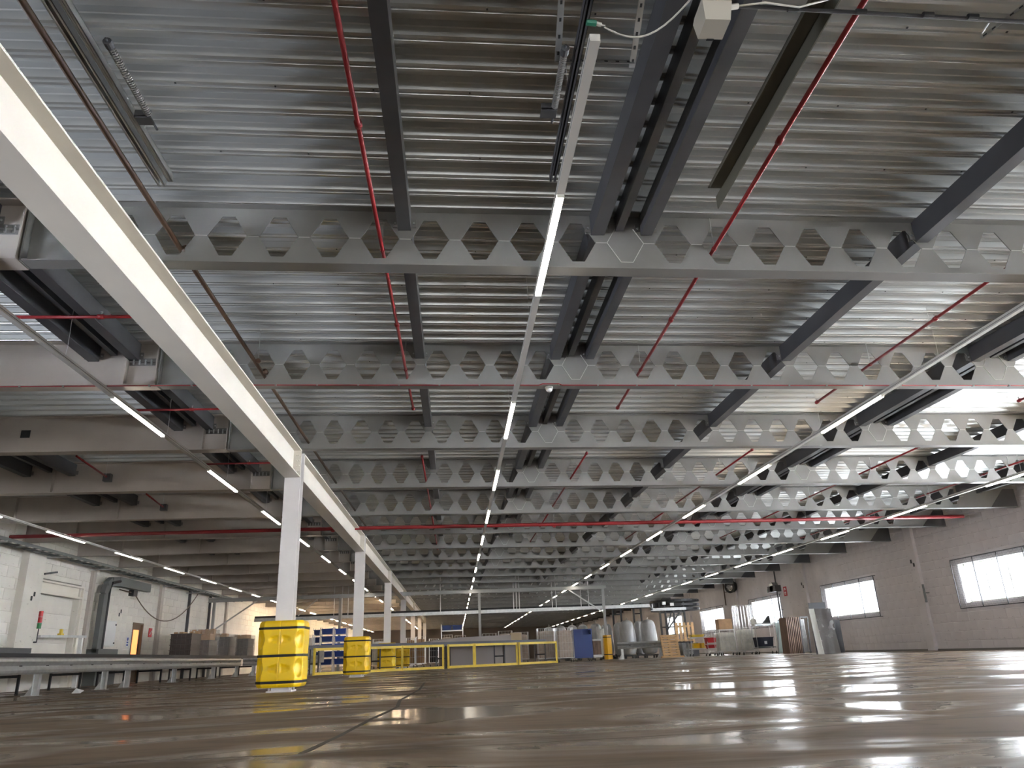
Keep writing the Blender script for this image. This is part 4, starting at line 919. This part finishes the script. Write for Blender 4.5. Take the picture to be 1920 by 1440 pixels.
def bag(x, y, r, z0, z1, label, m='bag', sq=1.0):
    rr = random.Random(int(x * 331 + y * 17)); rows_ = []; n = 20; ph = rr.uniform(0, 6)
    for t in [0, .04, .15, .3, .5, .7, .85, .93, .98, 1]:
        z = z0 + (z1 - z0) * t; k = [.55, .85, 1, 1.03, 1, .98, .92, .78, .5, .12][[0, .04, .15, .3, .5, .7, .85, .93, .98, 1].index(t)]
        rows_.append([(x + r * k * math.cos(a) * (1 + .04 * math.sin(3 * a + ph + t * 3) + .03 * math.sin(7 * a + t * 9)), y + r * sq * k * math.sin(a) * (1 + .04 * math.sin(3 * a + ph)), z) for a in [i / n * 2 * math.pi for i in range(n)]])
    mb = MB().grid(rows_, closed=True); mb.f.append(tuple(range(n))[::-1])
    o = thing('laundry_bag', label, 'laundry bag', (x, y, z0), 0, 'grey laundry bags'); obj('bag_body', mb, m, o, local=False, smooth=True)
    obj('tie_knot', MB().tube([(x, y, z1 - .02), (x + .01, y, z1 + .05), (x + .03, y, z1 + .10)], [.03, .02, .04], 8), m, o, local=False, smooth=True); return o
# row right of the fence
def cx_(px0, px1, Y): a = at(px0, 1200, Y); b = at(px1, 1200, Y); return (a.x + b.x) / 2, b.x - a.x
x, w_ = cx_(1043, 1073, 36.5); roll_cage(x, 36.5, w_, .7, 1.50, 'white roll cage full of beige linen beside the blue trolley', 'beige linen packed in the cage beside the blue trolley', nb=6)
x, w_ = cx_(1008, 1040, 37.8); roll_cage(x, 37.8, w_, .7, 1.55, 'white roll cage full of beige linen behind the end of the yellow fence', 'beige linen packed behind the end of the yellow fence', nb=8)
x, w_ = cx_(1074, 1108, 36.6); 
o = thing('blue_trolley', 'blue plastic sided trolley with two hand slots', 'trolley', (x, 36.6, 0)); W2 = w_ / 2
obj('front_panel', MB().box(-W2, W2, -.35, -.33, .14, 1.16).box(-W2, -W2 + .04, -.35, -.33, 1.16, 1.36).box(W2 - .04, W2, -.35, -.33, 1.16, 1.36).box(-.03, .03, -.35, -.33, 1.16, 1.36).box(-W2, W2, -.35, -.33, 1.36, 1.41), 'blue', o)
obj('side_panel', MB().box(-W2, -W2 + .02, -.33, .35, .14, 1.40), 'blue', o); obj('side_panel', MB().box(W2 - .02, W2, -.33, .35, .14, 1.40), 'blue', o); obj('back_panel', MB().box(-W2, W2, .33, .35, .14, 1.40), 'blue', o); obj('base', MB().box(-W2, W2, -.33, .33, .14, .17), 'blue', o)
for a in (-1, 1):
    for b in (-1, 1): caster(o, a * (W2 - .08), b * .28, r=.055)
x, w_ = cx_(1110, 1124, 37.5)
o = thing('wooden_crate', 'dark wooden crate on a white dolly beside the blue trolley', 'crate', (x, 37.5, 0)); obj('crate_body', MB().box(-w_ / 2, w_ / 2, -.3, .3, .26, .88), 'oldwood', o); obj('dolly', MB().box(-w_ / 2 - .03, w_ / 2 + .03, -.33, .33, .14, .25), 'unlit', o); obj('lid', MB().box(-w_ / 2 - .02, w_ / 2 + .02, -.32, .32, .88, .96), 'unlit', o)
for a in (-1, 1): caster(o, a * (w_ / 2 - .04), -.25)
x, w_ = cx_(1124, 1137, 39.4); roll_cage(x, 39.4, w_ + .1, .6, 1.6, 'white roll cage partly hidden by the orange post guard', 'pale linen behind the orange post guard', fm='whitecloth', nb=5)
for i, (px, r_, Y, zt) in enumerate([(1052, .30, 41.4, 1.78), (1074, .30, 42.1, 1.80), (1094, .30, 41.4, 1.78), (1118, .32, 42.1, 1.85), (1139, .30, 41.4, 1.78), (1161, .28, 41.0, 1.8), (1177, .40, 39.6, 1.85), (1200, .28, 40.9, 1.85), (1217, .40, 39.6, 1.85), (1030, .30, 42.1, 1.75)]):
    p = at(px, 1200, Y); bag(p.x, p.y, r_, .18, zt, 'plump grey laundry bag, %s from the left in the standing row' % ORD[[9, 1, 2, 3, 4, 5, 6, 7, 8, 0].index(i) + 1 if i != 9 else 1] if False else 'plump grey laundry bag, %s from the left in the standing row' % ORD[{9: 1, 0: 2, 1: 3, 2: 4, 3: 5, 4: 6, 5: 7, 6: 8, 7: 9, 8: 10}[i]])
    tag(obj('bag_dolly', MB().box(p.x - .3, p.x + .3, p.y - .3, p.y + .3, .10, .17).box(p.x - .28, p.x - .2, p.y - .28, p.y - .2, 0, .10).box(p.x + .2, p.x + .28, p.y - .28, p.y - .2, 0, .10).box(p.x - .28, p.x - .2, p.y + .2, p.y + .28, 0, .10).box(p.x + .2, p.x + .28, p.y + .2, p.y + .28, 0, .10), 'darkgrey'),
        'low dark dolly under the %s laundry bag from the left' % ORD[{9: 1, 0: 2, 1: 3, 2: 4, 3: 5, 4: 6, 5: 7, 6: 8, 7: 9, 8: 10}[i]], 'dolly', 'dollies under laundry bags')
# orange post guard and far steel frame
o = thing('post_protector', 'orange plastic guard with two black straps around the grey frame post', 'column guard', (7.42, 38.3, 0))
obj('shell', MB().add([(-.18, -.12, .02), (-.05, -.2, .02), (.18, -.12, .02), (.18, .18, .02), (-.18, .18, .02), (-.18, -.12, 1.13), (-.05, -.2, 1.13), (.18, -.12, 1.13), (.18, .18, 1.13), (-.18, .18, 1.13)], [(0, 1, 6, 5), (1, 2, 7, 6), (2, 3, 8, 7), (3, 4, 9, 8), (4, 0, 5, 9), (5, 6, 7, 8, 9)]), 'orange', o)
for z in (.22, 1.02): obj('strap', MB().add([(-.185, -.125, z), (-.05, -.207, z), (.185, -.125, z), (.185, .185, z), (-.185, .185, z), (-.185, -.125, z + .04), (-.05, -.207, z + .04), (.185, -.125, z + .04), (.185, .185, z + .04), (-.185, .185, z + .04)], [(0, 1, 6, 5), (1, 2, 7, 6), (2, 3, 8, 7), (3, 4, 9, 8), (4, 0, 5, 9)]), 'rubber', o)
YFR = 38.5
o = thing('goalpost_frame', 'grey steel goalpost frame spanning the hall under the roof', 'steel frame', (0, YFR, 0)); zf = 3.36
obj('cross_beam', MB().box(-11.9, 7.6, YFR - .07, YFR + .07, zf, zf + .02).box(-11.9, 7.6, YFR - .07, YFR + .07, zf + .16, zf + .18).box(-11.9, 7.6, YFR - .006, YFR + .006, zf + .02, zf + .16), 'steelpale', o, local=False) if 'steelpale' in M else obj('cross_beam', MB().box(-11.9, 7.6, YFR - .07, YFR + .07, zf, zf + .18), 'galv', o, local=False)
for xq in (-11.6, -5.6, 1.2, 7.42): obj('post', MB().box(xq - .06, xq + .06, YFR - .06, YFR + .06, 0, zf), 'steelpale' if 'steelpale' in M else 'galv', o, local=False)
obj('brace', MB().bar((7.42, YFR, 2.2), (5.7, YFR, zf), .06, .06), 'galv', o, local=False); obj('brace', MB().bar((-11.5, YFR, 2.1), (-9.6, YFR, zf), .06, .06), 'galv', o, local=False); obj('brace', MB().bar((-7.6, YFR, 2.6), (-6.7, YFR, zf), .05, .05), 'galv', o, local=False)
# overhead conveyor
o = thing('overhead_conveyor', 'long black and grey overhead conveyor crossing the hall above the carts', 'conveyor', (0, 40, 2.5))
obj('dark_guard', MB().box(-10.0, 7.6, 39.9, 40.5, 2.60, 2.72), 'black', o, local=False); obj('side_rail', MB().box(-10.0, 10.2, 39.82, 39.9, 2.46, 2.62), 'galv', o, local=False)
obj('end_riser', MB().box(10.1, 10.25, 39.82, 39.9, 2.30, 2.62), 'galv', o, local=False); obj('end_rail', MB().box(10.1, 12.0, 39.82, 39.9, 2.26, 2.40), 'galv', o, local=False)
for xq in (-6.1, -5.7, -5.4, -.75, 3.0, 3.15, 3.3, 5.0, 5.2, 6.5, 6.9): obj('hanger', MB().tube([(xq, 39.86, 2.6), (xq, 39.86, zb(xq, 40) + .72)], .018, 6), 'wire', o, local=False)
# black spiral / rack at right
o = thing('spiral_conveyor', 'black steel spiral conveyor tower at the far right', 'conveyor', (11.5, 41.5, 0))
pts_ = [at(px, 1200, 41.5) for px in (1153, 1168, 1192, 1206, 1242, 1252, 1268, 1288)]
for i, p in enumerate(pts_): obj('post', MB().box(p.x - .045, p.x + .045, 41.4, 41.5, 0, 2.75), 'black', o, local=False)
for a_, b_ in ((0, 1), (2, 3), (4, 5), (5, 7)):
    for z in (.7, 1.45, 2.2): obj('rung', MB().box(pts_[a_].x, pts_[b_].x, 41.42, 41.48, z, z + .06), 'black', o, local=False)
obj('brace', MB().bar((pts_[5].x, 41.45, 1.3), (pts_[7].x, 41.45, 2.5), .07, .07), 'black', o, local=False); obj('brace', MB().bar((pts_[5].x, 41.45, 1.3), (pts_[6].x, 41.45, 2.6), .06, .06), 'black', o, local=False)
tr = MB(); 
for lv in range(3):
    rows_ = []; z = 2.35 + lv * .22
    for k in range(25):
        a = k / 24 * 2 * math.pi; c, s = math.cos(a), math.sin(a); X, Y = 12.2, 42.6
        rows_.append([(X + .8 * c, Y + .8 * s, z), (X + 1.35 * c, Y + 1.35 * s, z), (X + 1.35 * c, Y + 1.35 * s, z + .12), (X + 1.31 * c, Y + 1.31 * s, z + .12), (X + 1.31 * c, Y + 1.31 * s, z + .02), (X + .8 * c, Y + .8 * s, z + .02)])
    tr.grid(rows_)
obj('spiral_track', tr, 'black', o, local=False); obj('feed_belt', MB().box(7.8, 11.2, 41.8, 42.4, 2.55, 2.75), 'black', o, local=False)
for p in [at(px, py, 41.2) for px, py in ((1245, 1131), (1260, 1133))]: obj('belt_lamp', MB().box(p.x - .1, p.x + .1, 41.2, 41.25, p.z - .08, p.z + .08), 'paper', o, local=False)
# pallets, boxes and carts by the right wall
def pallet(base, lean, w_, h, label, m='wood', n=7):
    o = thing('wooden_pallet', label, 'pallet', base); c = math.cos(lean); s = math.sin(lean)
    def T(x, u, v): return (x, u * s - v * c + 0, u * c + v * s + .0)     # u up the pallet, v toward viewer(+ = front)
    for k in range(n):
        u0 = k * (h - .1) / (n - 1); vs = [T(x, u, v) for x in (-w_ / 2, w_ / 2) for u in (u0, u0 + .095) for v in (0, .02)]
        obj('slat', MB().add(vs, [(0, 1, 3, 2), (4, 6, 7, 5), (0, 4, 5, 1), (2, 3, 7, 6), (1, 5, 7, 3), (0, 2, 6, 4)]), m, o)
    for xx in (-w_ / 2 + .05, 0, w_ / 2 - .05):
        vs = [T(x, u, v) for x in (xx - .045, xx + .045) for u in (0, h) for v in (-.1, -.001)]
        obj('stringer', MB().add(vs, [(0, 1, 3, 2), (4, 6, 7, 5), (0, 4, 5, 1), (2, 3, 7, 6), (1, 5, 7, 3), (0, 2, 6, 4)]), m, o)
    return o
p = at(1257, 1228, 36.5); pallet((p.x, 36.2, .0), .30, .80, 1.05, 'pale wooden pallet leaning back at the end of the right guardrail', n=9); tag(obj('pallet_foot', MB().box(p.x - .55, p.x + .5, 35.95, 36.15, 0, .07), 'wood'), 'long pale timber lying at the foot of the leaning pallet', 'timber')
p = at(1290, 1200, 38.5); o = thing('upright_planks', 'row of upright pale planks behind the grey bin', 'planks', (p.x, 38.8, .62))
for k in range(5): obj('plank', MB().box(-.5 + k * .205, -.5 + k * .205 + .13, -.02, .02, 0, .98), 'wood', o)
obj('cross_rail', MB().box(-.5, .46, .021, .06, .1, .2).box(-.5, .46, .021, .06, .75, .85), 'wood', o)
tag(obj('board_base', MB().box(p.x - .5, p.x + .5, 38.5, 39.1, 0, .62), 'darkgrey'), 'low dark box under the upright pale boards', 'box')
p = at(1287, 1215, 37.5); o = thing('grey_bin', 'dark grey rectangular bin in front of the upright boards', 'bin', (p.x, 37.5, 0)); obj('bin_body', MB().poly([(-.24, 0), (.24, 0), (.28, .66), (-.28, .66)], -.25, .25), 'sheet', o); obj('rim', MB().box(-.3, .3, -.28, .28, .64, .69), 'darkgrey', o)
def cart(x, y, w_, d_, zs, label, m='unlit', rz=0, group='service carts', posts='wire'):
    o = thing('service_cart', label, 'cart', (x, y, 0), rz, group)
    for z in zs: obj('shelf', MB().box(-w_ / 2, w_ / 2, -d_ / 2, d_ / 2, z - .015, z + .015).box(-w_ / 2, w_ / 2, -d_ / 2, -d_ / 2 + .02, z, z + .06), m, o)
    for a in (-1, 1):
        for b in (-1, 1): obj('post', MB().tube([(a * w_ / 2, b * d_ / 2, .14), (a * w_ / 2, b * d_ / 2, zs[-1] + .1)], .015, 6), posts, o); caster(o, a * (w_ / 2 - .03), b * (d_ / 2 - .03))
    obj('handle', MB().tube([(w_ / 2, -d_ / 2, zs[-1] + .05), (w_ / 2 + .1, -d_ / 2, zs[-1] + .12), (w_ / 2 + .1, d_ / 2, zs[-1] + .12), (w_ / 2, d_ / 2, zs[-1] + .05)], .012, 6), posts, o); return o
def tub(x, y, z, sx, sy, sz, m, label, cat='box', name='plastic_tub', rz=0):
    o = thing(name, label, cat, (x, y, z), rz); obj('tub_body', MB().add([(-sx / 2 * .9, -sy / 2 * .9, 0), (sx / 2 * .9, -sy / 2 * .9, 0), (sx / 2 * .9, sy / 2 * .9, 0), (-sx / 2 * .9, sy / 2 * .9, 0), (-sx / 2, -sy / 2, sz), (sx / 2, -sy / 2, sz), (sx / 2, sy / 2, sz), (-sx / 2, sy / 2, sz)], [(0, 3, 2, 1), (4, 5, 6, 7), (0, 1, 5, 4), (1, 2, 6, 5), (2, 3, 7, 6), (3, 0, 4, 7)]), m, o)
    obj('rim', MB().box(-sx / 2 - .02, sx / 2 + .02, -sy / 2 - .02, sy / 2 + .02, sz - .03, sz), m, o); return o
p = at(1313, 1215, 36.8); cart(p.x, 37.0, .85, .5, [.30, .80], 'white two shelf cart with yellow tubs by the right wall'); tub(p.x - .05, 37.0, .83, .6, .4, .14, 'yellowsteel', 'flat yellow tub on top of the white cart'); tub(p.x - .15, 37.0, .33, .3, .4, .25, 'yellow', 'yellow tub on the lower shelf of the white cart, left'); tub(p.x + .2, 37.0, .33, .25, .4, .25, 'yellowsteel', 'dull yellow tub on the lower shelf of the white cart, right')
p = at(1335, 1215, 36.2); cart(p.x, 36.3, .45, .45, [.28, .52], 'small trolley carrying a red crate'); tub(p.x, 36.3, .5, .42, .45, .30, 'redplastic', 'bright red crate on the small trolley', 'crate'); tub(p.x, 36.3, .31, .4, .35, .17, 'signred', 'dark red tub under the bright red crate')
p = at(1362, 1215, 35.6); roll_cage(p.x, 35.6, .85, .6, 1.0, 'low wire cart stuffed with grey white bags', 'grey white bags stuffed in the low wire cart', fm='whitecloth', nb=5, fh=.9)
p = at(1363, 1200, 36.6); tag(obj('cardboard_box', MB().box(p.x - .35, p.x + .3, 36.45, 36.95, 1.15, 1.62), 'cardboard'), 'brown box of oddments high between the two tall cages', 'box'); tag(obj('steel_rack', MB().box(p.x - .4, p.x + .35, 36.4, 37.0, 1.1, 1.15).box(p.x - .4, p.x - .36, 36.4, 36.44, 0, 1.1).box(p.x + .31, p.x + .35, 36.4, 36.44, 0, 1.1).box(p.x - .4, p.x - .36, 36.96, 37.0, 0, 1.1).box(p.x + .31, p.x + .35, 36.96, 37.0, 0, 1.1), 'wire'), 'steel rack holding the brown box of oddments', 'rack')
p = at(1372, 1200, 35.0); roll_cage(p.x, 37.6, .75, .7, 2.05, 'tall bright roll cage behind the low wire cart', None, nb=5); p = at(1399, 1200, 35.2); roll_cage(p.x, 35.2, .72, .7, 2.15, 'tall arched roll cage holding crumpled white cloth', 'crumpled white cloth in the tall arched cage', fm='whitecloth', nb=5, fh=.42, arch=True)
p = at(1431, 1200, 34.6); cart(p.x, 34.5, .85, .5, [.26, 1.2], 'tall grey service cart under the third window', m='sheet'); tub(p.x, 34.6, .29, .75, .5, .42, 'navy', 'navy box with a white label on the lower shelf of the tall cart'); tag(obj('paper_label', MB().box(p.x - .06, p.x + .06, 34.34, 34.345, .42, .54), 'paper'), 'small white label on the navy box', 'label'); tub(p.x + .05, 34.6, 1.23, .6, .45, .08, 'paper', 'shallow white tray on top of the tall service cart', 'tray'); tag(obj('folded_bag', MB().poly([(p.x + .1, 1.31), (p.x + .42, 1.31), (p.x + .40, 1.62)], 34.5, 34.7), 'black'), 'black folded bag standing on the white tray', 'bag'); bag(p.x - .32, 34.6, .13, 1.23, 1.52, 'small white sack on the tall service cart', 'whitecloth')
# boards, table frame and sheet metal by the wall
o = thing('acrylic_frame', 'leaning frame with pale clear sheet below the third window', 'frame', (14.5, 33.2, 0)); a = at(1452, 1165, 33.2); b = at(1472, 1222, 33.2)
obj('clear_sheet', MB().box(a.x, b.x, 33.18, 33.20, .03, 1.35), 'glass', o, local=False); obj('strut', MB().bar((a.x - .05, 33.15, .0), (b.x - .1, 33.2, 1.4), .03, .03), 'purlin', o, local=False); obj('strut', MB().bar((b.x, 33.15, .0), (a.x + .2, 33.2, 1.4), .03, .03), 'purlin', o, local=False)
yq = 31.9; a = at(1471, 1200, yq); b = at(1497, 1200, yq); n = 9
for k in range(n):
    x = a.x + (b.x - a.x) * k / (n - 1); tag(obj('wooden_board', MB().add([(x - .02, yq - .4, 0), (x + .02, yq - .4, 0), (x + .02, yq + .3, 0), (x - .02, yq + .3, 0), (x + .05, yq - .35, 1.42), (x + .09, yq - .35, 1.42), (x + .09, yq + .35, 1.42), (x + .05, yq + .35, 1.42)], [(0, 3, 2, 1), (4, 5, 6, 7), (0, 1, 5, 4), (1, 2, 6, 5), (2, 3, 7, 6), (3, 0, 4, 7)]), 'oldwood'),
        'weathered brown board, %s from the left in the upright stack' % ORD[k + 1], 'board', 'weathered boards stacked upright')
o = thing('table_frame', 'folded dark metal table frame right of the weathered boards', 'table frame', (14.6, 30.8, 0)); a = at(1500, 1165, 30.8); b = at(1513, 1222, 30.8)
obj('frame_bars', MB().bar((a.x, 30.8, 1.38), (b.x + .25, 30.8, 1.38), .04, .04).bar((b.x + .25, 30.8, 1.38), (b.x + .15, 30.8, 0), .04, .04).bar((a.x, 30.8, 1.38), (a.x - .05, 30.8, 0), .04, .04), 'purlin', o, local=False); obj('panel', MB().box(a.x, b.x + .1, 30.82, 30.84, .05, 1.3), 'sheet', o, local=False)
yq = 28.0; a = at(1520, 1150, yq); b = at(1562, 1150, yq)
o = thing('sheet_metal', 'big shiny sheet metal panel leaning below the second window', 'sheet metal', (14.2, yq, 0)); rows_ = []
for k in range(13):
    t = k / 12; x = a.x + (b.x - a.x) * t; rows_.append([(x - .03 + .02 * math.sin(t * 9), yq - .12, 0), (x, yq + .05 + .015 * math.sin(t * 14), .8), (x + .03, yq + .2, 1.58)])
obj('sheet', MB().grid(rows_), 'sheet', o, local=False, smooth=True); obj('film_edge', MB().grid([[(p[0] - .0, p[1] - .012, p[2]) for p in r] for r in rows_[:4]]), 'whitefilm' if 'whitefilm' in M else 'wire', o, local=False)
tag(obj('sheet_metal_offcut', MB().box(a.x + .1, a.x + .75, yq + .28, yq + .30, 0, 1.80), 'panelgrey' if 'panelgrey' in M else 'purlin'), 'darker sheet standing behind the shiny sheet metal panel', 'sheet metal')
tag(obj('sheet_metal_offcut', MB().box(b.x - .1, b.x + .35, yq + .30, yq + .32, 0, 1.15), 'purlin'), 'low dark sheet right of the shiny sheet metal panel', 'sheet metal')

# blue crate racks, red bin, cages behind the yellow fence
for j, (px0, px1, Y, m) in enumerate([(589, 601, 38.0, 'blue'), (603, 625, 37.0, 'blue'), (628, 650, 37.4, 'brightblue')]):
    x, w_ = cx_(px0, px1, Y); nm = ['narrow left', 'middle', 'right'][j]
    o = thing('crate_rack', 'galvanised rack of blue crates behind the second column, %s' % nm, 'rack', (x, Y, 0), 0, 'racks of blue crates')
    obj('uprights', MB().box(-w_ / 2 - .03, -w_ / 2, -.25, -.22, 0, 1.95).box(w_ / 2, w_ / 2 + .03, -.25, -.22, 0, 1.95).box(-w_ / 2 - .03, -w_ / 2, .22, .25, 0, 1.95).box(w_ / 2, w_ / 2 + .03, .22, .25, 0, 1.95), 'wire', o)
    for k in range(5):
        z = .32 + k * .33; obj('shelf', MB().box(-w_ / 2, w_ / 2, -.24, .24, z - .02, z), 'wire', o)
        tub(x, Y, z + .002, w_ * .9, .44, .24, m, 'blue crate, %s shelf from the floor of the %s rack' % (ORD[k + 1], nm), 'crate', 'blue_crate')['group'] = 'blue crates'
p = at(738, 1200, 44); tub(p.x, 44, .55, .9, .6, .70, 'redplastic', 'large red bin behind the third and fourth columns', 'bin', 'red_bin'); tag(obj('bin_table', MB().box(p.x - .5, p.x + .5, 43.7, 44.3, .5, .55).box(p.x - .45, p.x - .4, 43.75, 43.8, 0, .5).box(p.x + .4, p.x + .45, 43.75, 43.8, 0, .5).box(p.x - .45, p.x - .4, 44.2, 44.25, 0, .5).box(p.x + .4, p.x + .45, 44.2, 44.25, 0, .5), 'galv'), 'small steel table under the large red bin', 'table')
for i, (px0, px1, Y, h, m, lab) in enumerate([(762, 778, 41.5, 1.45, 'cardboard', 'first roll cage of brown sacks right of the red bin'), (780, 797, 41.8, 1.5, 'cardboard', 'second roll cage of brown sacks right of the red bin'), (828, 848, 40.5, 1.5, 'linen', 'roll cage of striped beige linen under the high blue crates'), (853, 873, 40.8, 1.45, 'linen', 'second roll cage of beige linen under the high blue crates'),
        (905, 930, 41, 1.5, 'linen', 'roll cage of beige linen behind the taupe housing, left'), (935, 960, 41.3, 1.6, 'linen', 'roll cage of beige linen behind the taupe housing, middle'), (965, 990, 41, 1.5, 'linen', 'roll cage of beige linen behind the taupe housing, right'), (805, 822, 43, 1.4, 'black', 'roll cage with a black load left of the beige linen cages'), (700, 722, 43.5, 1.5, 'whitecloth', 'roll cage of pale wrapped goods left of the red bin'), (577, 588, 36.3, 1.62, 'linen', 'narrow roll cage of beige linen right of the nearest column')]):
    x, w_ = cx_(px0, px1, Y); roll_cage(x, Y, w_, .6, h, lab, 'load in the ' + lab.replace('roll cage', 'cage'), fm=m, nb=4)
x, w_ = cx_(828, 868, 41.5); o = thing('high_shelf', 'steel frame shelf holding blue crates above the linen cages', 'shelf', (x, 41.5, 0)); obj('shelf_board', MB().box(-w_ / 2, w_ / 2, -.3, .3, 1.70, 1.75), 'wire', o)
for a in (-1, 1):
    for b in (-1, 1): obj('post', MB().box(a * w_ / 2 - .02, a * w_ / 2 + .02, b * .33 - .02, b * .33 + .02, 0, 2.05), 'wire', o)
for k in range(2): tub(x + (k - .5) * w_ * .48, 41.5, 1.76, w_ * .44, .45, .24, 'blue', 'long blue crate on the high shelf, %s' % ['left', 'right'][k], 'crate', 'blue_crate')
tag(obj('litter', MB().add([(-8.05, 17.55, 0), (-7.85, 17.5, 0), (-7.9, 17.65, 0), (-7.98, 17.58, .10), (-7.80, 17.56, .05)], [(0, 1, 3), (1, 2, 3), (2, 0, 3), (1, 4, 3)]), 'paper'), 'crumpled white scrap on the floor below the long guardrail', 'litter')
